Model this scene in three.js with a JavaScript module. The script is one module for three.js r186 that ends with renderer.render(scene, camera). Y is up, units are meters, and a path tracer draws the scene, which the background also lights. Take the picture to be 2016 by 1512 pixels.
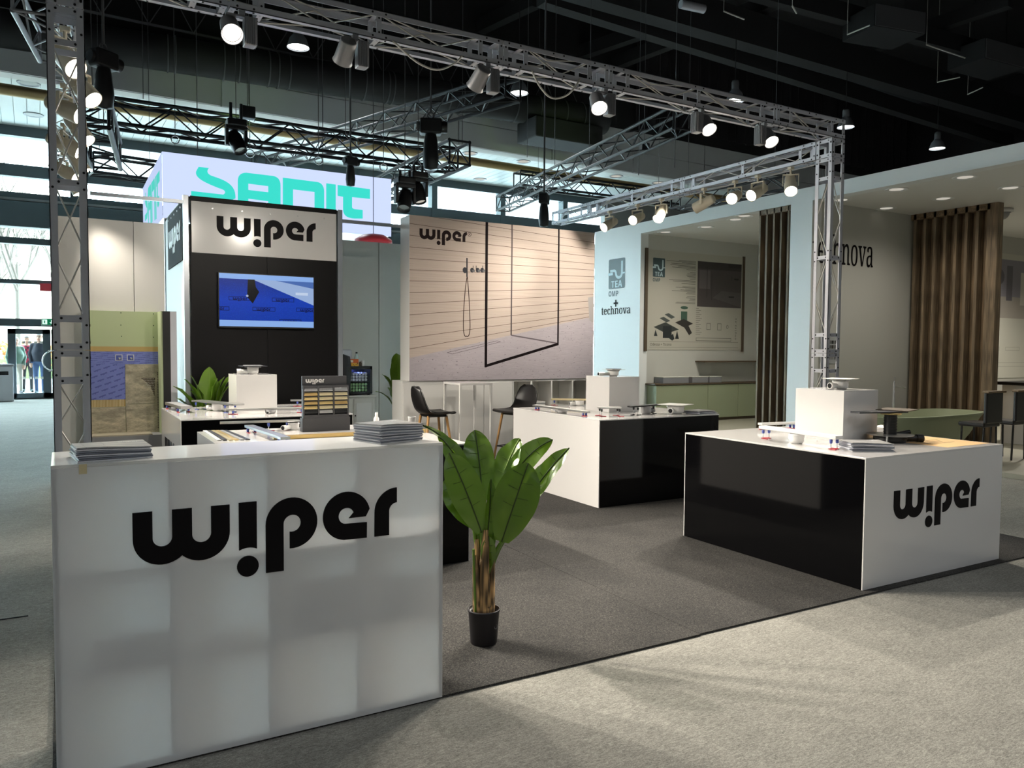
import * as THREE from 'three';
import { RoundedBoxGeometry } from 'three/addons/geometries/RoundedBoxGeometry.js';
import { mergeGeometries, toCreasedNormals } from 'three/addons/utils/BufferGeometryUtils.js';
import { TextGeometry } from 'three/addons/geometries/TextGeometry.js';
import { FontLoader } from 'three/addons/loaders/FontLoader.js';
import { MarchingCubes } from 'three/addons/objects/MarchingCubes.js';
import { RectAreaLightUniformsLib } from 'three/addons/lights/RectAreaLightUniformsLib.js';

// ---------- camera, sky, exposure ----------
const V = (x, y, z) => new THREE.Vector3(x, y, z);
const FPX = 1531.88, YAW = 0.5242, PITCH = -0.0466, ROLL = 0.0072, EYE = 1.6;
const scene = new THREE.Scene();
const camera = new THREE.PerspectiveCamera(2 * Math.atan(756 / FPX) * 180 / Math.PI, 2016 / 1512, 0.05, 200);
const fwd = V(Math.sin(YAW) * Math.cos(PITCH), Math.sin(PITCH), -Math.cos(YAW) * Math.cos(PITCH));
const rt0 = V(Math.cos(YAW), 0, Math.sin(YAW)), up0 = new THREE.Vector3().crossVectors(rt0, fwd);
const camRight = rt0.clone().multiplyScalar(Math.cos(ROLL)).addScaledVector(up0, Math.sin(ROLL));
const camUp = up0.clone().multiplyScalar(Math.cos(ROLL)).addScaledVector(rt0, -Math.sin(ROLL));
camera.position.set(0, EYE, 0);
camera.quaternion.setFromRotationMatrix(new THREE.Matrix4().makeBasis(camRight, camUp, fwd.clone().negate()));
scene.add(camera);
const renderer = new THREE.WebGLRenderer({ antialias: true });
renderer.toneMapping = THREE.LinearToneMapping;
renderer.toneMappingExposure = 1.3;
renderer.shadowMap.enabled = true;
scene.background = new THREE.Color().setRGB(14, 18.6, 20.4);   // bright overcast sky outside the glass front
RectAreaLightUniformsLib.init();
const WARM = new THREE.Color().setRGB(1, 0.92, 0.80), HALL = new THREE.Color().setRGB(0.93, 0.97, 1.0);
const SPOT_CD = 27, FLOOD_CD = 10, BAY_CD = 52;

// ---------- helpers ----------
const rayOf = (u, v) => camRight.clone().multiplyScalar((u - 1008) / FPX).addScaledVector(camUp, -(v - 756) / FPX).add(fwd);
function at(u, v, axis, val) {              // where the line of sight of a photo pixel meets the plane axis = val
  const d = rayOf(u, v), o = V(0, EYE, 0), t = (val - o[axis]) / d[axis];
  return o.addScaledVector(d, t);
}
const deep = (u, v, dist) => V(0, EYE, 0).addScaledVector(rayOf(u, v), dist);
let seed = 7;
const rnd = () => { seed = (seed * 1664525 + 1013904223) >>> 0; return seed / 4294967296; };
const rr = (a, b) => a + (b - a) * rnd();
const flat = g => (g.index ? g.toNonIndexed() : g);
function mg(list) {
  const l = list.flat(9).map(flat);
  l.forEach(g => { for (const k of Object.keys(g.attributes)) if (!['position', 'normal', 'uv'].includes(k)) g.deleteAttribute(k); if (!g.attributes.uv) g.setAttribute('uv', new THREE.BufferAttribute(new Float32Array(g.attributes.position.count * 2), 2)); });
  return l.length === 1 ? l[0] : mergeGeometries(l, false);
}
function bx(x0, x1, y0, y1, z0, z1, r = 0) {
  const w = Math.abs(x1 - x0), h = Math.abs(y1 - y0), d = Math.abs(z1 - z0);
  const g = r > 0 ? new RoundedBoxGeometry(w, h, d, 2, Math.min(r, w / 2.01, h / 2.01, d / 2.01)) : new THREE.BoxGeometry(w, h, d);
  return g.translate((x0 + x1) / 2, (y0 + y1) / 2, (z0 + z1) / 2);
}
function rod(a, b, r, seg = 8, r2 = r) {
  const d = b.clone().sub(a), g = new THREE.CylinderGeometry(r2, r, d.length(), seg, 1);
  g.translate(0, d.length() / 2, 0);
  g.applyQuaternion(new THREE.Quaternion().setFromUnitVectors(V(0, 1, 0), d.normalize()));
  return g.translate(a.x, a.y, a.z);
}
function bar(a, b, w, h) {                  // square bar between two points
  const d = b.clone().sub(a), L = d.length(), g = new THREE.BoxGeometry(w, h, L);
  const m = new THREE.Matrix4().lookAt(b, a, Math.abs(d.y) / L > 0.95 ? V(1, 0, 0) : V(0, 1, 0));
  g.applyMatrix4(m); return g.translate((a.x + b.x) / 2, (a.y + b.y) / 2, (a.z + b.z) / 2);
}
function tube(pts, r, seg = 24, rad = 8, closed = false) { return new THREE.TubeGeometry(new THREE.CatmullRomCurve3(pts, closed), seg, r, rad, closed); }
function lathe(pts, seg = 24) { return new THREE.LatheGeometry(pts.map(p => new THREE.Vector2(p[0], p[1])), seg); }
function uvm(g, s = 1, turn = false) {      // uv in metres, by the axis a face points along
  g = flat(g); const p = g.attributes.position, n = g.attributes.normal, a = new Float32Array(p.count * 2);
  for (let i = 0; i < p.count; i++) {
    const nx = Math.abs(n.getX(i)), ny = Math.abs(n.getY(i)), nz = Math.abs(n.getZ(i)); let u, v;
    if (ny >= nx && ny >= nz) { u = p.getX(i); v = p.getZ(i); } else if (nx >= nz) { u = p.getZ(i); v = p.getY(i); } else { u = p.getX(i); v = p.getY(i); }
    a[2 * i] = (turn ? v : u) * s; a[2 * i + 1] = (turn ? u : v) * s;
  }
  g.setAttribute('uv', new THREE.BufferAttribute(a, 2)); return g;
}
const used = {};
function numbered(n) { if (used[n] === undefined) { used[n] = 0; return n; } used[n]++; return n + '_' + String(used[n]).padStart(3, '0'); }
function mesh(name, g, m) { const o = new THREE.Mesh(Array.isArray(g) ? mg(g) : g, m); o.name = name; o.castShadow = o.receiveShadow = true; return o; }
function thing(name, label, category, pos = [0, 0, 0], turn = 0, group) {
  const o = new THREE.Group(); o.name = numbered(name); o.position.set(...(pos.isVector3 ? pos.toArray() : pos)); o.rotation.y = turn;
  o.userData = { label, category }; if (group) o.userData.group = group; scene.add(o); return o;
}
function part(name, g, m, parent, label) { const o = mesh(name, g, m); if (label) o.userData.label = label; parent.add(o); return o; }
function one(name, g, m, label, category, group, pos) {
  const o = mesh(numbered(name), g, m); o.userData = { label, category }; if (group) o.userData.group = group; if (pos) o.position.set(...(pos.isVector3 ? pos.toArray() : pos)); scene.add(o); return o;
}
function struct(name, g, m, label, category) { const o = mesh(numbered(name), g, m); o.userData = { kind: 'structure', label, category }; scene.add(o); return o; }
function structGroup(name, label, category) { const o = new THREE.Group(); o.name = numbered(name); o.userData = { kind: 'structure', label, category }; scene.add(o); return o; }
function dup(o, pos, turn, label) {
  const c = o.clone(); c.name = numbered(o.name.replace(/_\d{3}$/, '')); c.userData = { ...o.userData }; if (label) c.userData.label = label;
  if (pos) c.position.set(...(pos.isVector3 ? pos.toArray() : pos)); if (turn !== undefined) c.rotation.y = turn; scene.add(c); return c;
}
// ---------- materials ----------
const lin = (r, g, b) => new THREE.Color().setRGB(r, g, b);
const M = {};
function mat(name, c, rough = 0.6, metal = 0, extra = {}) { const m = new THREE.MeshPhysicalMaterial({ color: Array.isArray(c) ? lin(...c) : c, roughness: rough, metalness: metal, side: THREE.DoubleSide, ...extra }); m.name = name; M[name] = m; return m; }
function canvasTex(w, h, draw, srgb = true) {
  const c = document.createElement('canvas'); c.width = w; c.height = h; const x = c.getContext('2d'); draw(x, w, h);
  const t = new THREE.CanvasTexture(c); if (srgb) t.colorSpace = THREE.SRGBColorSpace; t.wrapS = t.wrapT = THREE.RepeatWrapping; return t;
}
function noiseTex(n, fn, srgb = true) {     // fn(x, y) -> [r, g, b] 0..255
  const d = new Uint8Array(n * n * 4);
  for (let y = 0; y < n; y++) for (let x = 0; x < n; x++) { const c = fn(x, y), i = (y * n + x) * 4; d[i] = c[0]; d[i + 1] = c[1]; d[i + 2] = c[2]; d[i + 3] = 255; }
  const t = new THREE.DataTexture(d, n, n); if (srgb) t.colorSpace = THREE.SRGBColorSpace; t.magFilter = THREE.LinearFilter; t.minFilter = THREE.LinearMipmapLinearFilter; t.generateMipmaps = true; t.wrapS = t.wrapT = THREE.RepeatWrapping; t.needsUpdate = true; return t;
}
function vnoise(n, cx, cy = cx) {           // tileable smooth noise with cx by cy cells
  const g = new Float32Array(cx * cy); for (let i = 0; i < g.length; i++) g[i] = rnd();
  const s = t => t * t * (3 - 2 * t);
  return (x, y) => { const fx = x / n * cx, fy = y / n * cy, ix = Math.floor(fx), iy = Math.floor(fy), tx = s(fx - ix), ty = s(fy - iy), q = (a, b) => g[((b % cy + cy) % cy) * cx + (a % cx + cx) % cx];
    return (q(ix, iy) * (1 - tx) + q(ix + 1, iy) * tx) * (1 - ty) + (q(ix, iy + 1) * (1 - tx) + q(ix + 1, iy + 1) * tx) * ty; };
}
{ // carpets
  const n = 1024, a = vnoise(n, 5), b = vnoise(n, 60, 260), c = vnoise(n, 256, 512), d = vnoise(n, 14, 30);
  const lt = noiseTex(n, (x, y) => { const v = 144 + 8 * (a(x, y) - .5) + 34 * (b(x, y) - .5) + 48 * (c(x, y) - .5) + 8 * (d(x, y) - .5) + 40 * (rnd() - .5); return [v, v * 0.985, v * 0.93]; });
  mat('carpetLight', 0xffffff, 0.97, 0, { map: lt, sheen: 0.2, sheenRoughness: 0.8 });
  const e = vnoise(n, 300, 300), f = vnoise(n, 120, 420), h = vnoise(n, 4);
  const dk = noiseTex(n, (x, y) => { let v = 48 + 12 * (h(x, y) - .5) + 60 * (e(x, y) - .5) + 36 * (f(x, y) - .5) + 46 * (rnd() - .5); if (rnd() < .03) v += 45; return [Math.max(12, v * 1.0), Math.max(12, v * 0.965), Math.max(11, v * 0.91)]; });
  mat('carpetDark', 0xffffff, 0.98, 0, { map: dk });
  const bl = noiseTex(256, () => { const v = 70 + 40 * (rnd() - .5); return [v * .8, v * .95, v]; });
  mat('carpetBlue', 0xffffff, 0.97, 0, { map: bl });
}
{ // wood
  const n = 512, a = vnoise(n, 40, 3), b = vnoise(n, 160, 6), c = vnoise(n, 6, 4);
  const w = k => noiseTex(n, (x, y) => { const v = 0.8 + .25 * (a(x, y) - .5) + .3 * (b(x, y) - .5) + .15 * (c(x, y) - .5) + .06 * (rnd() - .5); return [k[0] * v, k[1] * v, k[2] * v]; });
  mat('woodOak', 0xffffff, 0.55, 0, { map: w([150, 126, 96]) });
  mat('woodSlat', 0xffffff, 0.6, 0, { map: w([150, 130, 104]) });
  mat('woodBeech', 0xffffff, 0.45, 0, { map: w([224, 170, 104]) });
}
mat('whiteGloss', [.80, .78, .76], 0.16, 0, { clearcoat: 0.6, clearcoatRoughness: 0.04 });
mat('whiteMatte', [.76, .75, .72], 0.55);
mat('whitePlastic', [.80, .79, .77], 0.35);
mat('whiteWall', [.70, .68, .64], 0.24, 0, { clearcoat: .4, clearcoatRoughness: .06 });
mat('offWhite', [.66, .65, .60], 0.6);
mat('acrylic', [.93, .93, .93], 1.0, 0, { transmission: 0.5, thickness: 0, clearcoat: .35, clearcoatRoughness: .12 });
mat('acrylicTop', [.88, .88, .86], 1.0, 0, { transmission: 0.5, thickness: 0, clearcoat: .8, clearcoatRoughness: .06 });
mat('blackGloss', [.003, .003, .0035], 0.06, 0, { specularIntensity: .45 });
mat('blackMatte', [.016, .016, .018], 0.55);
mat('blackLetter', [.005, .004, .005], 0.5, 0, { specularIntensity: .3 });
mat('blackPanel', [.007, .0065, .007], 0.4, 0, { specularIntensity: .35 });
mat('silver', [.52, .53, .57], 0.45, 0.3);
mat('silverDull', [.30, .305, .33], 0.5, 0.5);
mat('rodSteel', [.55, .53, .48], 0.45, 0.4);
mat('holeDark', [.01, .01, .012], 0.9);
mat('blackTruss', [.012, .013, .016], 0.5, 0.2);
mat('greyTruss', [.012, .013, .016], 0.55, 0.1);
mat('hoist', [.008, .008, .009], 0.5);
mat('canBeige', [.62, .56, .43], 0.5);
mat('floodGrey', [.30, .30, .31], 0.45, 0.5);
mat('cableWhite', [.55, .53, .48], 0.6);
mat('chrome', [.8, .81, .83], 0.18, .8);
mat('steelPlate', [.62, .62, .61], 0.3, 0.9);
mat('aluFrame', [.42, .44, .47], 0.3, 0.85);
mat('brass', [.80, .60, .26], 0.3, .65);
mat('brassPale', [.84, .72, .44], 0.3, .6);
mat('gold', [.72, .50, .2], 0.28, .7);
mat('redPlastic', [.62, .05, .07], 0.4);
mat('bluePlastic', [.07, .10, .38], 0.4);
mat('blackPlastic', [.012, .012, .012], 0.35);
mat('greyPlastic', [.32, .32, .32], 0.45);
mat('rubber', [.02, .02, .02], 0.8);
mat('darkStand', [.045, .045, .05], 0.45);
mat('boardDark', [.045, .048, .052], 0.85, 0, { specularIntensity: .2 });
mat('leather', [.012, .011, .011], 0.38);
mat('glassPane', [.97, .99, 1], 0.0, 0, { transmission: 1, thickness: 0, ior: 1.45 });
mat('mullion', [.075, .1, .115], 0.5, .2);
mat('ceilDark', [.010, .0095, .010], 0.9);
mat('ceilSteel', [.015, .015, .016], 0.75);
mat('ceilGrey', [.09, .09, .095], 0.7);
mat('bulkhead', [.55, .55, .55], 0.8);
mat('bulkheadPale', [.66, .68, .7], 0.8);
mat('plank', [.62, .66, .66], 0.5);
mat('hallWall', [.2, .2, .2], 0.8);
mat('curtain', [.012, .010, .012], 0.95);
mat('pipeGold', [.45, .32, .15], 0.4, .3);
mat('technoWhite', [.78, .80, .79], 0.45);
mat('technoSoffit', [.74, .74, .71], 0.7);
mat('technoWall', [.50, .50, .46], 0.7);
mat('technoGreen', [.30, .34, .22], 0.6);
mat('shelfBrown', [.09, .065, .04], 0.6);
mat('drywallGreen', [.48, .55, .33], 0.8);
mat('membraneTan', [.52, .36, .14], 0.8);
const glow = (name, c, k) => { const m = new THREE.MeshStandardMaterial({ color: 0x000000, emissive: lin(...c), emissiveIntensity: k, side: THREE.DoubleSide }); m.name = name; M[name] = m; return m; };
glow('lensGlow', [1, .92, .8], 10); glow('bayGlow', [.95, 1, .97], 5); glow('downGlow', [1, .93, .8], 0.4); glow('screenLed', [.2, .3, 1], 2.5);
const FONT = await new FontLoader().loadAsync('fonts/droid/droid_serif_regular.typeface.json');
const FONTB = await new FontLoader().loadAsync('fonts/droid/droid_sans_bold.typeface.json');
function spotLight(pos, target, cd, angle, pen, color = WARM, rad = 2.2) {
  const s = new THREE.SpotLight(color, cd, 0, angle, pen, 2); s.position.copy(pos); s.target.position.copy(target); s.castShadow = true; s.shadow.radius = rad; s.shadow.mapSize.set(1024, 1024); s.shadow.bias = -.0005; scene.add(s, s.target); return s;
}
// ---------- the lettering of the stand ----------
const PI = Math.PI;
function arcPts(cx, cy, r, a0, a1, n = 18) { const o = []; for (let i = 0; i <= n; i++) { const a = (a0 + (a1 - a0) * i / n) * PI / 180; o.push([cx + r * Math.cos(a), cy + r * Math.sin(a)]); } return o; }
const LOGO = [
  [[0, 0], ...arcPts(10.1, -10.3, 10.1, 180, 313.3), ...arcPts(23.95, -10.3, 10.3, 227, 360), [34.25, 0], [27.4, 0], ...arcPts(23.95, -10.2, 3.45, 0, -180), [20.5, 0], [13.5, 0], ...arcPts(10.1, -10.2, 3.4, 0, -180), [6.7, 0]],
  [[37.7, .3], [37.7, -18.6], ...arcPts(41.1, -25.3, 7.45, 116.5, 63.5, 8), [44.5, -18.6], [44.5, .3]],
  arcPts(41, -25.3, 4.15, 0, 350, 30),
  [[48, -29], ...arcPts(58.4, -9.85, 10.4, 180, -95, 34), [57.5, -13.5], ...arcPts(58.5, -10, 3.5, -106, 180, 26), [55, -29]],
  [...arcPts(81.4, -9.3, 10.2, 12, 262, 34), [90.1, -19.6], [90.2, -12.9], ...arcPts(81.2, -9.3, 3.4, 262, 20, 20), [82.3, -10.4], [89.7, -10.3]],
  [[93.6, -19.6], [100.2, -19.6], ...arcPts(103.8, -9.2, 3.6, 180, 90), ...arcPts(103.8, -9.2, 10.1, 90, 180)],
];
const LOGON = ['letter_w', 'letter_i', 'letter_i', 'letter_p', 'letter_e', 'letter_r'];
function logoGeos(width, thick) {           // six extruded pieces, origin at the top left of the w
  const k = width / 103.8;
  return LOGO.map(p => new THREE.ExtrudeGeometry(new THREE.Shape(p.map(q => new THREE.Vector2(q[0] * k, q[1] * k))), { depth: thick, bevelEnabled: false, curveSegments: 1 }));
}
function logoOn(parent, width, thick, pos, turn, m = M.blackLetter) {
  logoGeos(width, thick).forEach((g, i) => { const o = part(LOGON[i].replace('letter', 'wordmark_letter'), g, m, parent); o.position.set(...pos); o.rotation.y = turn; });
}
function logoCanvas(x, px, py, width, color) { const k = width / 103.8; x.fillStyle = color; LOGO.forEach(p => { x.beginPath(); p.forEach((q, i) => x[i ? 'lineTo' : 'moveTo'](px + q[0] * k, py - q[1] * k)); x.closePath(); x.fill(); }); }
// ---------- the hall: floors, walls, roof ----------
{
  const f = uvm(new THREE.BoxGeometry(62, .1, 56).translate(4, -.055, -6)); 
  const fl = struct('floor', f, M.carpetLight, 'pale grey needle felt carpet of the exhibition hall aisles', 'floor');
}
{ // booth carpet in strips
  const c = thing('booth_carpet', 'dark grey brown tweed carpet laid in strips under the stand', 'carpet');
  const cuts = [-.06, 1.07, 3.07, 5.07, 7.09], fr = [-3.175, -3.178, -3.186, -3.182];
  for (let i = 0; i < 4; i++) part('carpet_strip', uvm(bx(cuts[i] + .002, cuts[i + 1] - .002, -.004, .006, -12.2, fr[i])), M.carpetDark, c);
}
struct('trim', bx(-14, -.2, -.004, -.0005, -5.352, -5.34), M.holeDark, 'dark joint line between two strips of aisle carpet', 'seam');
// bulkhead wall that hangs above the glass front
const BL = at(0, 139, 'y', 7.8), BR = at(1334, 354, 'y', 7.8);
const bDir = BR.clone().sub(BL).normalize(), bAng = Math.atan2(-bDir.z, bDir.x);
function onB(s, y, off = 0) { return BL.clone().addScaledVector(bDir, s).add(V(-bDir.z * off, y - 7.8, bDir.x * off)); }   // off > 0 comes forward
function alongB(name, g, m, label, cat, y = 7.8, off = 0, s = 0) { const o = struct(name, g, m, label, cat); o.position.copy(onB(s, y, off)); o.rotation.y = bAng; return o; }
{
  const w = structGroup('wall_back', 'grey panelled bulkhead wall high above the glass front', 'wall'); w.position.copy(BL); w.rotation.y = bAng;
  const L = 52, n = 15;
  part('backing', bx(-16, L - 16, 0, 5, -.5, -.06), M.bulkhead, w);
  for (let i = 0; i < n; i++) for (let j = 0; j < 2; j++) part('panel', bx(-16 + i * L / n + .02, -16 + (i + 1) * L / n - .02, j * .72 + .01, (j + 1) * .72 - .01, -.06, 0), (i === 6 && j === 0) ? M.bulkheadPale : M.bulkhead, w);
  part('upper_panel', bx(-16, L - 16, 1.45, 5, -.06, 0), M.ceilDark, w);
}
// low plank ceiling behind the bulkhead, its downlights and pipe
{
  const g = structGroup('ceiling', 'pale plank ceiling in front of the glass facade', 'ceiling'); g.position.copy(BL); g.rotation.y = bAng;
  part('ceiling_base', bx(-16, 35, .12, .3, -6, -.5), M.plank, g);
  for (let i = 0; i < 168; i++) part('plank', bx(-16 + i * .3 + .006, -16 + (i + 1) * .3 - .006, .06, .12, -9.8 - Math.max(0, i - 48) * .06, -.5), M.plank, g);
}
for (const [u, v] of [[56, 164], [66, 226], [231, 249], [373, 270], [505, 290], [555, 240], [745, 322], [815, 283], [925, 302], [1030, 318], [1213, 347], [1296, 360], [945, 353]]) {
  const p = at(u, v, 'y', 7.855); const d = thing('downlight', 'round recessed downlight in the pale plank ceiling', 'downlight', [p.x, 7.855, p.z], 0, 'downlights in the plank ceiling');
  part('ring', lathe([[.19, 0], [.24, -.015], [.25, .004], [.19, .004]], 20), M.silverDull, d); part('reflector', lathe([[.001, -.004], [.12, -.004], [.19, .003]], 20), v > 300 && u > 900 ? M.downGlow : M.greyPlastic, d);
}
{
  const a = at(0, 171, 'y', 7.4), b = at(1060, 338, 'y', 7.4), c = at(1062, 339, 'y', 7.4), d = at(1500, 402, 'y', 7.4);
  one('ceiling_pipe', [rod(a.clone().addScaledVector(bDir, -10), b, .13, 14), rod(c, d.clone().addScaledVector(bDir, 5), .13, 14)], M.pipeGold, 'long golden brown pipe hung under the plank ceiling', 'pipe');
}
// glass facade: posts, rails, panes and the doors
const FZ = at(60, 785, 'y', 0).z;          // the facade stands at the door threshold
{
  const yAt = (u, v) => at(u, v, 'z', FZ).y;
  const rails = [[yAt(0, 255), .28], [yAt(0, 333), .34], [yAt(0, 387), .3], [yAt(0, 422), .7], [yAt(0, 472), .18], [yAt(0, 553), .12], [yAt(0, 634), .22]];
  const f = structGroup('wall_front', 'dark framed glass facade of the hall', 'facade');
  const posts = []; for (let x = -14.2; x < 20; x += 2.92) posts.push(x);
  for (const x of posts) part('post', bx(x - .11, x + .11, 0, 7.85, FZ - .25, FZ + .12), M.mullion, f);
  rails.forEach(([y, h]) => part('rail', bx(-14.2, 20, y - h / 2, y + h / 2, FZ - .2, FZ + .1), M.mullion, f));
  part('bottom_rail', bx(-14.2, 20, 0, .16, FZ - .1, FZ + .08), M.mullion, f);
  const ys = [.16, ...rails.map(r => r[0]).reverse(), 7.85];
  for (let i = 0; i < posts.length - 1; i++) for (let j = 0; j < ys.length - 1; j++) { const p = new THREE.PlaneGeometry(posts[i + 1] - posts[i] - .2, ys[j + 1] - ys[j] - .1).translate((posts[i] + posts[i + 1]) / 2, (ys[j] + ys[j + 1]) / 2, FZ - .03); part('pane', p, M.glassPane, f); }
  // roller blind housing above the door
  part('blind_box', bx(-14.2, 20, rails[3][0] - .36, rails[3][0] + .36, FZ + .1, FZ + .45, .03), M.mullion, f);
  part('blind_rail', bx(-14.2, 20, rails[3][0] + .4, rails[3][0] + .47, FZ + .12, FZ + .3), M.aluFrame, f);
  // double door
  const a = at(20, 700, 'z', FZ), b = at(108, 700, 'z', FZ), hT = yAt(60, 648), hB = .16;
  const dr = structGroup('door_1', 'glazed double door with dark frame and round pull handles', 'door');
  const mid = at(91, 700, 'z', FZ).x;
  const leaf = (x0, x1) => { part('door_frame', [bx(x0, x0 + .2, .03, hT, FZ + .02, FZ + .12), bx(x1 - .2, x1, .03, hT, FZ + .02, FZ + .12), bx(x0, x1, hT - .14, hT, FZ + .02, FZ + .12), bx(x0, x1, .03, .17, FZ + .02, FZ + .12)], M.mullion, dr); };
  leaf(a.x - .05, mid + .12); leaf(mid + .14, mid + .14 + (mid - a.x) + .17);
  for (const s of [-1, 1]) part('door_handle', tube(arcPts(mid + .13 + s * .08, 1.12, .3, 90 + s * 0, 90 + s * 180, 14).map(p => V(p[0], p[1], FZ + .22)), .022, 20, 8), M.chrome, dr);
  for (const yy of [1.62, .58]) for (let i = 0; i < 6; i++) part('pane_sticker', bx(a.x + .3 + i * .15, a.x + .38 + i * .15, yy, yy + .07, FZ + .07, FZ + .075), M.whiteMatte, dr);
  const es = canvasTex(128, 64, (x, w, h) => { x.fillStyle = '#0a6b45'; x.fillRect(0, 0, w, h); x.fillStyle = '#eafff4'; x.fillRect(6, 8, 44, 48); x.fillStyle = '#0a6b45'; x.fillRect(22, 16, 10, 30); x.fillStyle = '#eafff4'; x.fillRect(84, 10, 10, 30); x.beginPath(); x.moveTo(70, 34); x.lineTo(108, 34); x.lineTo(89, 56); x.fill(); });
  const e = at(96, 634, 'z', FZ + .2);
  const sg = thing('exit_sign', 'green emergency exit sign with white arrow above the glass door', 'sign', e);
  part('sign_face', new THREE.PlaneGeometry(.36, .18).translate(0, 0, .021), new THREE.MeshStandardMaterial({ map: es, emissiveMap: es, emissive: 0xffffff, emissiveIntensity: .5 }), sg); part('sign_box', bx(-.19, .19, -.1, .1, -.1, .02), M.whitePlastic, sg);
  const red = at(94, 566, 'z', FZ + .2); one('red_notice', bx(-.2, .2, -.11, .11, -.01, .01), M.redPlastic, 'small red notice panel fixed on the facade post', 'sign', null, red);
}
// litter bin at the door
{
  const p = at(4, 787, 'y', 0); const b = thing('litter_bin', 'grey metal litter bin beside the glass door', 'bin', [p.x, 0, p.z + .6], .2);
  part('bin_body', bx(-.28, .28, 0, .98, -.28, .28, .02), M.silver, b); part('bin_lid', bx(-.3, .3, .98, 1.04, -.3, .3, .02), M.silverDull, b); part('bin_slot', bx(-.16, .16, .74, .84, .275, .285), M.holeDark, b);
}
// the rest of the shell
{
  const W = (name, g, m, l) => struct(name, uvm(g), m, l, 'wall');
  W('wall_left', bx(-20.4, -20, 0, 14, FZ - .3, 18), M.hallWall, 'grey side wall of the hall');
  W('wall_right', bx(34, 34.4, 0, 14, FZ - .3, 18), M.curtain, 'black side wall of the hall');
  W('wall_behind', bx(-20, 34, 0, 14, 18, 18.4), M.hallWall, 'grey end wall of the hall behind the visitor');
  W('wall_side', bx(20, 34.4, 0, 9, FZ - .3, FZ), M.hallWall, 'plain grey wall beside the glass facade');
  W('wall_corner', bx(-20.4, -14, 0, 9, FZ - .3, FZ), M.hallWall, 'plain wall at the far end of the facade');
  struct('ceiling', bx(-20, 34, 12.9, 13.2, FZ - .3, 18), M.ceilDark, 'black painted hall roof', 'ceiling');
  // black drapes
  for (let i = 0; i < 16; i++) { const p = onB(19 + i * 1.0, 0, .3); const pts = []; for (let k = 0; k <= 8; k++) pts.push([(k / 8 - .5) * .97, .07 * Math.sin(k * PI / 2)]);
    const sh = new THREE.Shape([...pts.map(q => new THREE.Vector2(q[0], q[1])), ...pts.reverse().map(q => new THREE.Vector2(q[0], q[1] + .02))]); const g = new THREE.ExtrudeGeometry(sh, { depth: 3.4, bevelEnabled: false }); g.rotateX(-PI / 2);
    const o = one('black_drape', g, M.curtain, 'tall black drape hanging in the dark right corner of the hall', 'drape', 'black drapes of the hall', [p.x, 9.48, p.z]); o.rotation.y = bAng; }
}
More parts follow.
